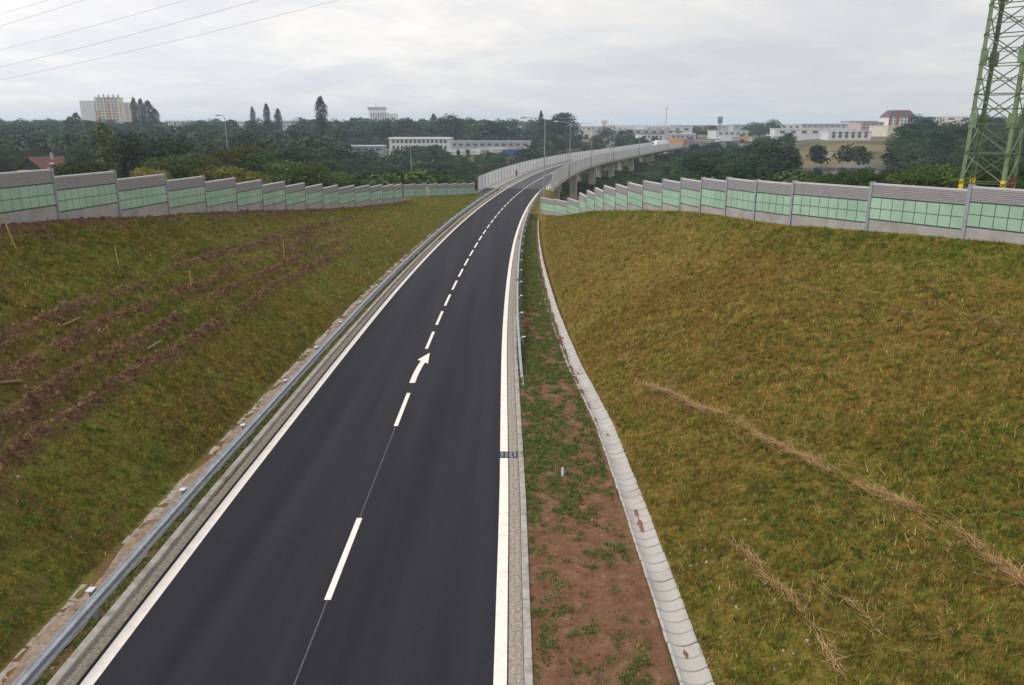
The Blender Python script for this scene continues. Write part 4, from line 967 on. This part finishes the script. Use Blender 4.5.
t, h = building('white_house', 'little white house with two dark windows on the left skyline', 'house', 353, 900, 9, 8, 121.5, None, whitew, lroof); windows(t, 9, 8.2, h, 1, 2, h-5, 1.5, 1.5)
t, h = building('office_block', 'long white two storey building with a flat pale roof standing in the trees', 'building', 421, 430, 33, 12, 138, 153, pale, lroof, R(-4)); bx('roof_edge', (0,-.2,h-.35), (33.8,12.8,.5), whitew, t); windows(t, 33, 12.2, h, 2, 13, h-6.5, 1.3, 1.7)
for u, d, w, vt, m, lab in ((178,900,24,121,pale,'low pale flat roofed building on the skyline right of the tower block poplars'),(208,900,18,123.5,greyw,'low grey flat roofed building on the left skyline, partly hidden'),(241,860,22,121.5,pale,'low white building behind the first street lamp top'),(286,860,32,121,greyw,'low pale building between the slim poplars and the tall broad poplar')):
    t, h = building('flat_roofed_building', lab, 'building', u, d, w, 12, vt, None, m, lroof); windows(t, w, 12.2, h, 2, 7, h-7, 1.5, 1.5)
t, h = building('warehouse', 'cream warehouse in the trees left of the first viaduct lamp', 'warehouse', 494, 600, 42, 20, 126.5, None, cream, paint('cream_roof', 225,215,190)); windows(t, 42, 20.2, h, 1, 6, h-4, 3, 1.5)
t, h = building('greenhouse', 'low bluish glasshouse shed left of the long white building', 'shed', 366, 450, 21, 10, 146, None, paint('bluish_panels', 150,165,190), lroof); windows(t, 21, 10.2, h, 1, 5, 0, 3, 1.4)
# yard with parked trailers
def trailer(lab, u, d, ln, col, rz=0, dark=None):
    x, y = at_px(u, d); z = gz(x, y); t = thing('parked_trailer', lab, 'trailer', (x,y,z), rz, 'trailers parked in the yard')
    bx('cargo_box', (0,0,2.45), (ln,2.5,2.7), col, t); bx('chassis', (0,0,1.0), (ln*.96,1.2,.2), M['tyre'], t)
    for s_ in (-.34,-.22,.36):
        mb = MB(); mb.tube([(ln*s_,-1.2,.5),(ln*s_,1.2,.5)], .5, 12); mb.build('wheel', M['tyre'], t)
    bx('side_stripe', (0,-1.26,2.3), (ln*.5,.04,.9), dark or greyw, t)
trailer('white trailer parked right of the long white building', 453, 415, 7, whitew); trailer('second white trailer in the yard right of the long white building', 463, 415, 7, pale); trailer('white box trailer in the middle of the yard', 472.5, 415, 7.5, whitew)
trailer('pale pinkish trailer in the middle of the yard', 484, 420, 7, cream); trailer('white and grey trailer left of the blue one in the yard', 498, 425, 10, pale); trailer('dark blue trailer at the right end of the yard', 514, 412, 12, paint('navy_blue', 45,75,150), 0, bluec); trailer('white trailer right of the blue one in the yard', 528, 425, 8, whitew)
t, h = building('long_shed', 'long pale grey shed behind the trailers in the yard', 'shed', 486, 460, 52, 10, 141.5, None, greyw, paint('lilac_roof', 190,190,205)); windows(t, 52, 10.2, h, 1, 12, h-3.4, 2.2, 1.2)
# industrial plain beyond the viaduct
for u, d, w, dep, vt, m, rf, lab, wn in (
  (590,700,42,30,127,cream,droof,'low cream hall on the plain left of the pale striped tower',(1,9)),(634,610,62,24,129.5,greyw,lroof,'wide grey factory hall behind the small dark trees',(1,10)),(664,640,40,22,127,pale,lroof,'pale factory with two dark doors behind the orange lorry',(1,5)),
  (692,720,34,22,126,pinkw,droof,'pinkish hall right of the tall thin mast',(1,6)),(716,1000,34,26,125.5,greyw,lroof,'grey hall below the dark water tower',(1,6)),(784,760,26,20,125,whitew,lroof,'pale skyline house with a dark strip window',(1,4)),(820,800,46,24,124,greyw,lroof,'grey flat hall behind the long white hall',(1,8)),
  (846,470,24,18,131.5,pale,lroof,'pale office block right of the long white hall, before the dry field',(2,6)),(812,500,48,20,129,pale,whitew,'long white hall behind the trees beside the dry field',(1,7)),(866,640,20,16,122.5,pinkw,greyw,'pinkish grey office left of the red and white block',(3,5)),(900,560,34,22,126,cream,cream,'windowless cream hall below the red and white block',None),
  (934,720,34,20,117,bluec,lroof,'blue and white hall right of the red and white block',(1,3)),(952,700,26,20,117,whitew,lroof,'white hall with dark strip windows left of the pylon',(1,2)),(985,760,44,20,118,greyw,lroof,'pale hall seen through the pylon',(1,5)),(1050,700,50,24,121,pale,lroof,'pale hall right of the pylon',(1,7))):
    t, h = building('industrial_hall', lab, 'industrial hall', u, d, w, dep, vt, None, m, rf, R(random.Random(u).uniform(-10,10)))
    if wn: windows(t, w, dep+.2, h, wn[0], wn[1], max(1, h-3.6*wn[0]), w/wn[1]*.42, 1.5)
t, h = building('distant_hall', 'very long pale hall with a row of rooftop vents on the horizon', 'industrial hall', 645, 1500, 150, 40, 126, None, pale, lroof)
for k in range(24): bx('roof_vent', (-66+5.7*k,-10,h+1.7), (1.8,3,3.0), greyw, t)
for u, d, w, vt, m, lab in ((575,1250,50,127,greyw,'flat grey hall on the horizon behind the second viaduct lamp'),(700,1500,70,125.5,pale,'flat pale hall on the horizon right of the long vented hall'),(735,1400,60,126,greyw,'flat grey hall on the horizon right of the dark water tower'),(770,1500,70,125,whitew,'flat white hall on the horizon above the pointed tree'),(840,1300,60,125,pale,'flat pale hall on the horizon left of the red and white block')):
    t, h = building('horizon_hall', lab, 'industrial hall', u, d, w, 30, vt, None, m, lroof); windows(t, w, 30.2, h, 1, 9, h-5, 3.5, 1.6)
for i, (u, d, w_, vt, m, rf, lab) in enumerate(((573,640,22,129.5,pale,lroof,'small pale hall just right of the big dark skyline tree'),(612,780,30,127,whitew,lroof,'white hall between the cream hall and the small dark tree pair'),(650,540,16,134,pale,droof,'low pale shed before the grey factory hall'),
   (683,560,18,134,greyw,lroof,'low grey shed behind the orange lorry trailer'),(728,620,26,131,pale,lroof,'low pale hall behind the yellow lorry'),(748,900,40,125,greyw,droof,'grey hall with dark roof behind the broad skyline tree'),(800,1100,60,124.5,pinkw,lroof,'pinkish long hall on the skyline right of the pointed tree'),(858,820,30,121.5,greyw,droof,'grey block with dark roof just left of the red and white block'),(917,900,24,121,cream,droof,'cream block between the red and white block and the blue hall'))):
    t, h = building('industrial_hall', lab, 'industrial hall', u, d, w_, 18, vt, None, m, rf, R((-6,9,4,-12,7,3,-5,10,-8)[i])); windows(t, w_, 18.2, h, 1, 5, max(1,h-3.5), w_/5*.4, 1.4); bx('loading_door', (w_*.3,-9.05,1.8), (3.4,.14,3.6), droof, t)
# red and white block with a chamfered dark roof
x, y_ = at_px(896, 760); z = gz(x, y_); h = ztop(117, 760)-z; t = thing('red_white_block', 'white and red block with sloping dark red roof on the right skyline', 'building', (x,y_,z), 0)
bx('wall', (0,0,h/2), (25,18,h), whitew, t); mb = MB(); mb.hexa([(-13.3,-9.8,h),(13.3,-9.8,h),(13.3,9.8,h),(-13.3,9.8,h),(-8,-6,h+6.2),(8,-6,h+6.2),(8,6,h+6.2),(-8,6,h+6.2)]); mb.build('roof', paint('dark_red_roof', 90,58,62), t)
for x0, w_ in ((-4,2.6),(9.2,4.2),(-11.2,2)): bx('red_panel', (x0,-9.05,h*.55), (w_,.16,h*.9), redc, t)
bx('roof_sign', (-3.2,-9.2,h+1.6), (2.6,.5,3.4), redc, t); windows(t, 25, 18.2, h, 4, 7, h*.3, 1.5, 1.6)
# pale striped tower, mast, water tower
x, y_ = at_px(604, 1000); z = gz(x, y_); h = ztop(120.5, 1000)-z; t = thing('silo_tower', 'pale orange square tower on the plain left of the long vented hall', 'tower', (x,y_,z)); bx('shaft', (0,0,h/2), (5,5,h), paint('pale_orange', 222,190,150), t); bx('head', (0,0,h-1.6), (7.4,6.4,3.2), paint('orange_cream', 226,196,150), t); bx('band', (0,-2.55,h*.6), (5.1,.16,2), cream, t)
x, y_ = at_px(665.5, 950); z = gz(x, y_); h = ztop(107.5, 950)-z; t = thing('radio_mast', 'tall thin radio mast on the right horizon', 'mast', (x,y_,z)); mb = MB(); mb.tube([(0,0,0),(0,0,h)], [.6,.32], 6); mb.build('pole', M['wall_post'], t); mb = MB(); mb.tube([(0,0,h-3.2),(0,0,h-.2)], .8, 8); mb.build('antenna_drum', greyw, t)
x, y_ = at_px(719.5, 1000); z = gz(x, y_); h = ztop(116.5, 1000)-z; t = thing('water_tower', 'dark boxy tower with pale base on the horizon right of the mast', 'tower', (x,y_,z)); bx('shaft', (0,0,h*.4), (3.2,3.2,h*.8), greyw, t); bx('dark_head', (0,0,h-4.2), (5,5,8), paint('dark_slate', 70,72,78), t); bx('window_band', (0,-2.55,h-2.6), (4.2,.1,1.2), greyw, t)
# container stack and low wall near the dry field
x, y_ = at_px(782, 540); t = thing('container_stack', 'rust red shed with pale roof among parked cars left of the long white hall', 'shed', (x,y_,gz(x,y_))); bx('wall', (0,0,1.8), (13,6,3.6), redc, t); bx('roof', (0,0,3.7), (13.6,6.6,.25), lroof, t); bx('door', (2,-3.04,1.4), (3,.08,2.6), droof, t); bx('door', (-3,-3.04,1.4), (3,.08,2.6), M['glass'], t)
x, y_ = at_px(844, 330); z = gz(x, y_); t = thing('low_wall', 'low pale wall at the lower edge of the dry field', 'wall', (x,y_,z)); bx('wall_face', (0,0,.9), (14,.5,2.6), cream, t); bx('coping', (0,0,2.25), (14.3,.7,.15), lroof, t)
# farmhouse with the red roof
x, y_ = at_px(41, 185); z = gz(x, y_); zt = ztop(156.5, 185); t = thing('red_roofed_house', 'house with a red tiled roof and dark green gable behind the left barrier', 'house', (x,y_,z), R(-10)); ev = zt-z-2.9
bx('wall', (0,0,ev/2), (7.4,10,ev), whitew, t)
mb = MB(); mb.add([(-3.7,-5.02,ev),(3.7,-5.02,ev),(0,-5.02,ev+2.6),(-3.7,5.02,ev),(3.7,5.02,ev),(0,5.02,ev+2.6)], [(0,1,2),(3,5,4),(0,2,5,3),(1,4,5,2),(0,3,4,1)]); mb.build('gable', greenw, t)
mb = MB()
for s_ in (-1,1):
    p = [(s_*4.4,-5.6,ev-.5),(s_*4.4,5.6,ev-.5),(0,5.6,ev+2.75),(0,-5.6,ev+2.75)]; mb.hexa(p+[(a,b,c_+.16) for a,b,c_ in p])
rf = mb.build('roof', rooftile, t); mb = MB(); mb.box((.9,1,ev+2.9),(.6,.6,1.6)); mb.build('chimney', M['base_concrete'], rf); mb = MB(); mb.box((2.2,-1.0,ev+1.34),(.7,.9,.3)); mb.build('skylight', lroof, rf)
bx('window', (1.2,-5.06,ev-1.4), (1.2,.1,1.2), M['glass'], t); bx('window', (-1.6,-5.06,ev-1.4), (1.2,.1,1.2), M['glass'], t)
# ------------------------------------------------------------------ lorries on the road beyond the viaduct
def lorry(lab, y_, off, cab, box, rear=None, ln=11, rz0=0, cat='lorry', u=None):
    x, yy, z = road(y_, off); rz_ = PI/2-math.atan(xslope(y_))+rz0
    if u is not None: x = (u-512)/760*y_; yy = 538+.12*(x-110)+off; x = (u-512)/760*yy; z = 2.0; rz_ = math.atan(.12)+rz0
    t = thing('lorry', lab, cat, (x,yy,z), rz_, 'lorries on the road beyond the viaduct')
    bx('cargo_box', (-1.6,0,2.4), (ln*.60,2.5,2.9), box, t); 
    if rear: bx('rear_box', (-1.6-ln*.30-ln*.25,0,2.4), (ln*.46,2.5,2.9), rear, t)
    bx('chassis', (-.4,0,.85), (ln*.85,1.1,.25), M['tyre'], t)
    mb = MB(); c0 = ln*.60/2-1.2; p = [(-1,-1.2),(1.1,-1.2),(1.25,-1.2),(1.25,1.2)]
    mb.hexa([(c0,-1.22,.5),(c0+2.2,-1.22,.5),(c0+2.2,1.22,.5),(c0,1.22,.5),(c0,-1.2,3.3),(c0+1.75,-1.2,3.1),(c0+1.75,1.2,3.1),(c0,1.2,3.3)]); cb = mb.build('cab', cab, t)
    mb = MB(); mb.hexa([(c0+2.05,-1.0,1.7),(c0+2.10,-1.0,1.7),(c0+2.10,1.0,1.7),(c0+2.05,1.0,1.7),(c0+1.86,-1.0,2.75),(c0+1.92,-1.0,2.75),(c0+1.92,1.0,2.75),(c0+1.86,1.0,2.75)]); mb.build('windscreen', M['glass'], cb)
    mb = MB(); mb.box((c0+1.1,-1.23,2.2),(.9,.05,.8)); mb.box((c0+1.1,1.23,2.2),(.9,.05,.8)); mb.build('side_window', M['glass'], cb)
    for xx in (c0+1.3, c0-2.6, c0-6.0):
        for s_ in (-1,1):
            mb = MB(); mb.tube([(xx,s_*1.2,.5),(xx,s_*.85,.5)], .5, 12); mb.build('wheel', M['tyre'], t)
orp = paint('orange_tarp', 226,150,60, var=.06); yel = paint('yellow_tarp', 222,170,75, var=.06); wht = paint('white_lorry_paint', 225,228,232); mau = paint('mauve_tarp', 150,130,135)
lorry('orange lorry with a mauve trailer where the viaduct ends', 420, 1.8, orp, orp, mau, 12, PI-R(50))
lorry('white lorry with dark windows on the far viaduct behind the barrier', 398, 1.8, wht, wht, None, 10, -R(40))
lorry('white box lorry with open dark side left of the orange one', 404, -2.0, wht, wht, None, 9, PI-R(40))
cr = MB(); cr.sweep([[(x_, 538+.12*(x_-110)+o_, 1.965) for o_ in (-4.5,0,4.5)] for x_ in range(98, 336, 6)], closed=False); tag(cr.build('junction_road', M['old_asphalt']), kind='structure')
lorry('white articulated lorry heading along the road right of the orange one', 540, -2.0, wht, wht, paint('grey_tarp', 165,165,170), 14, PI, u=716)
lorry('yellow lorry at the right end of the row on the far road', 540, 2.2, wht, yel, yel, 13, 0, u=737)
def car(lab, x, y_, rz, m):
    z = gz(x, y_); t = thing('parked_car', lab, 'car', (x,y_,z), rz, 'cars parked by the red shed')
    mb = MB(); mb.hexa([(-2.1,-.85,.3),(2.1,-.85,.3),(2.1,.85,.3),(-2.1,.85,.3),(-2.05,-.82,.85),(2.0,-.82,.8),(2.0,.82,.8),(-2.05,.82,.85)]); b_ = mb.build('body', m, t)
    mb = MB(); mb.hexa([(-1.7,-.8,.85),(1.0,-.8,.82),(1.0,.8,.82),(-1.7,.8,.85),(-1.3,-.65,1.42),(.4,-.65,1.42),(.4,.65,1.42),(-1.3,.65,1.42)]); mb.build('cabin', M['glass'], t)
    for xx in (-1.3,1.3):
        for s_ in (-1,1): mb = MB(); mb.tube([(xx,s_*.86,.32),(xx,s_*.66,.32)], .32, 10); mb.build('wheel', M['tyre'], t)
for i, (u, m, lab) in enumerate(((798,bluec,'blue car parked right of the red shed'),(803,wht,'white car parked right of the red shed beside the blue one'),(770,paint('silver', 160,165,175),'silver car parked left of the red shed'),(750,bluec,'blue car parked right of the yellow lorry'),(744,redc,'red car parked next to the yellow lorry'))):
    x, y_ = at_px(u, 530); car(lab, x, y_, R(20+i*35), m)
# ------------------------------------------------------------------ walker on the viaduct
def person(lab, x, y_, z, rz):
    sk = {'hip':(0,0,.92,.15),'waist':(0,.01,1.08,.135),'chest':(0,.0,1.32,.165),'neck':(0,.0,1.50,.06),'head':(0,-.02,1.64,.10),'top':(0,-.01,1.74,.075),
          'lh':(-.10,0,.88,.10),'lk':(-.11,-.12,.50,.065),'la':(-.11,-.04,.09,.045),'lt':(-.11,-.20,.04,.035),'rh':(.10,0,.88,.10),'rk':(.11,.02,.50,.065),'ra':(.11,.22,.12,.045),'rt':(.11,.10,.04,.035),
          'ls':(-.19,0,1.42,.07),'le':(-.27,.09,1.14,.048),'lw':(-.26,-.02,.90,.036),'lf':(-.25,-.05,.82,.03),'rs':(.19,0,1.42,.07),'re':(.27,-.03,1.14,.048),'rw':(.26,-.17,.93,.036),'rf':(.25,-.22,.86,.03)}
    ed = [('hip','waist'),('waist','chest'),('chest','neck'),('neck','head'),('head','top'),('hip','lh'),('lh','lk'),('lk','la'),('la','lt'),('hip','rh'),('rh','rk'),('rk','ra'),('ra','rt'),('chest','ls'),('ls','le'),('le','lw'),('lw','lf'),('chest','rs'),('rs','re'),('re','rw'),('rw','rf')]
    ks = list(sk); me_ = bpy.data.meshes.new('person'); me_.from_pydata([sk[k][:3] for k in ks], [(ks.index(a), ks.index(b)) for a, b in ed], [])
    o = link('person', me_, (x,y_,z)); o.rotation_euler.z = rz
    o.modifiers.new('Skin', 'SKIN'); o.modifiers.new('Sub', 'SUBSURF').levels = 1; o.modifiers['Sub'].render_levels = 1
    for v, k in zip(me_.skin_vertices[0].data, ks): v.radius = (sk[k][3],)*2; v.use_root = (k == 'hip')
    dg = bpy.context.evaluated_depsgraph_get(); m2 = bpy.data.meshes.new_from_object(o.evaluated_get(dg)); o.modifiers.clear(); o.data = m2
    m2.materials.clear(); m2.materials.append(M['cloth']); m2.materials.append(M['skin']); 
    for p_ in m2.polygons:
        cz = p_.center.z; p_.material_index = 1 if cz > 1.53 or (cz < .93 and abs(p_.center.x) > .215) else 0
        p_.use_smooth = True
    mb = MB(); mb.sweep([[(.108*k_*math.cos(2*PI*i/10), .01+.108*k_*math.sin(2*PI*i/10), zz) for i in range(10)] for k_, zz in ((.9,1.66),(1.02,1.70),(.9,1.76),(.35,1.81))]); h_ = mb.build('hair', M['hair'], smooth=True); h_.parent = o
    tag(o, lab, 'person')
x, y_, z = road(171, -5.9, .12); person('person in dark clothes walking along the viaduct walkway', x, y_, z, R(10))
# ------------------------------------------------------------------ sky, sun, haze, camera
sc = bpy.context.scene
w = bpy.data.worlds.new('World'); sc.world = w; w.use_nodes = True; N, L = w.node_tree.nodes, w.node_tree.links
SUN_EL, SUN_AZ = 50, -96          # high, to the left and a little ahead
sky = N.new('ShaderNodeTexSky'); sky.sky_type = 'NISHITA'; sky.sun_disc = False; sky.sun_elevation = R(SUN_EL); sky.sun_rotation = R(SUN_AZ)
tc = N.new('ShaderNodeTexCoord'); sx = N.new('ShaderNodeSeparateXYZ'); L.new(tc.outputs['Generated'], sx.inputs[0])
def mth(op, a, b=None):
    n = N.new('ShaderNodeMath'); n.operation = op
    for i, q in enumerate((a, b)):
        if q is None: continue
        if isinstance(q, (int, float)): n.inputs[i].default_value = q
        else: L.new(q, n.inputs[i])
    return n.outputs[0]
zz = mth('ADD', mth('MAXIMUM', sx.outputs[2], 0.0), .13)
cx = N.new('ShaderNodeCombineXYZ'); L.new(mth('DIVIDE', sx.outputs[0], zz), cx.inputs[0]); L.new(mth('DIVIDE', sx.outputs[1], zz), cx.inputs[1])
def cl(sc_, det, rough, dist=0, off=(0,0,0)):
    mp = N.new('ShaderNodeMapping'); mp.inputs['Location'].default_value = off; L.new(cx.outputs[0], mp.inputs[0])
    n = N.new('ShaderNodeTexNoise'); n.inputs['Scale'].default_value = sc_; n.inputs['Detail'].default_value = det; n.inputs['Roughness'].default_value = rough; n.inputs['Distortion'].default_value = dist; L.new(mp.outputs[0], n.inputs['Vector']); return n.outputs[0]
n1 = cl(.55, 9, .58, .5, (3.1,1.7,0)); n2 = cl(2.2, 9, .62, .6, (9,4,0))
mixn = mth('ADD', mth('MULTIPLY', n1, .62), mth('MULTIPLY', n2, .38))
rp_ = N.new('ShaderNodeValToRGB'); e = rp_.color_ramp.elements
while len(e) < 4: e.new(.5)
for q, (p, c_) in zip(e, ((.36,(6.5,6.55,6.95)),(.465,(7.3,7.2,7.3)),(.54,(8.1,7.85,7.65)),(.64,(9.4,9.0,8.4)))): q.position = p; q.color = (*c_, 1)
L.new(mixn, rp_.inputs[0])
# the cloud deck is brighter towards the hidden sun and overhead
dot = N.new('ShaderNodeVectorMath'); dot.operation = 'DOT_PRODUCT'; L.new(tc.outputs['Generated'], dot.inputs[0])
sdir = Vector((math.sin(R(SUN_AZ))*math.cos(R(SUN_EL)), math.cos(R(SUN_AZ))*math.cos(R(SUN_EL)), math.sin(R(SUN_EL)))); dot.inputs[1].default_value = sdir
br = N.new('ShaderNodeMapRange'); br.inputs[1].default_value = -.2; br.inputs[2].default_value = 1.0; br.inputs[3].default_value = .90; br.inputs[4].default_value = 1.5; L.new(dot.outputs['Value'], br.inputs[0])
vm = N.new('ShaderNodeVectorMath'); vm.operation = 'SCALE'; L.new(rp_.outputs[0], vm.inputs[0]); L.new(br.outputs[0], vm.inputs['Scale'])
mx = N.new('ShaderNodeMix'); mx.data_type = 'RGBA'; mx.inputs[0].default_value = .93; L.new(sky.outputs[0], mx.inputs[6]); L.new(vm.outputs[0], mx.inputs[7])
L.new(mx.outputs[2], N['Background'].inputs['Color']); N['Background'].inputs['Strength'].default_value = .1
sl = bpy.data.lights.new('sun', 'SUN'); sl.energy = 1.5; sl.angle = R(18); sl.color = (1,.965,.92); so = bpy.data.objects.new('sun', sl); C.objects.link(so); so.rotation_euler = (-sdir).to_track_quat('-Z','Y').to_euler()
# damp air: one closed box round everything
mb = MB(); mb.box((0,0,35), (13000,13000,110)); hz = mb.build('haze', []); hz.data.materials.clear()
hm = bpy.data.materials.new('damp_air'); N, L = nodes_of(hm); N.remove(N['Principled BSDF']); pv = N.new('ShaderNodeVolumePrincipled'); pv.inputs['Color'].default_value = (.72,.85,1,1); pv.inputs['Density'].default_value = HAZE = .00026; pv.inputs['Anisotropy'].default_value = .2; L.new(pv.outputs[0], N['Material Output'].inputs['Volume']); hz.data.materials.append(hm); tag(hz, kind='stuff')
hm.volume_intersection_method if hasattr(hm, 'volume_intersection_method') else None
cam = bpy.data.cameras.new('camera'); cam.sensor_width = 36; cam.lens = 36*760/1024; cam.clip_end = 20000; cam.clip_start = .3; co = bpy.data.objects.new('camera', cam); C.objects.link(co)
co.location = (0,0,EYE); co.rotation_euler = (PI/2-math.atan(HZ_TAN), 0, 0); sc.camera = co
sc.view_settings.view_transform = 'Standard'; sc.view_settings.look = 'None'; sc.view_settings.exposure = .22; sc.view_settings.gamma = 1; sc.view_settings.use_curve_mapping = False
sc.render.engine = 'CYCLES'; cy = sc.cycles; cy.use_denoising = True; cy.max_bounces = 6; cy.diffuse_bounces = 3; cy.glossy_bounces = 3; cy.transmission_bounces = 4; cy.volume_bounces = 1; cy.transparent_max_bounces = 6; cy.use_adaptive_sampling = True; cy.adaptive_threshold = .012
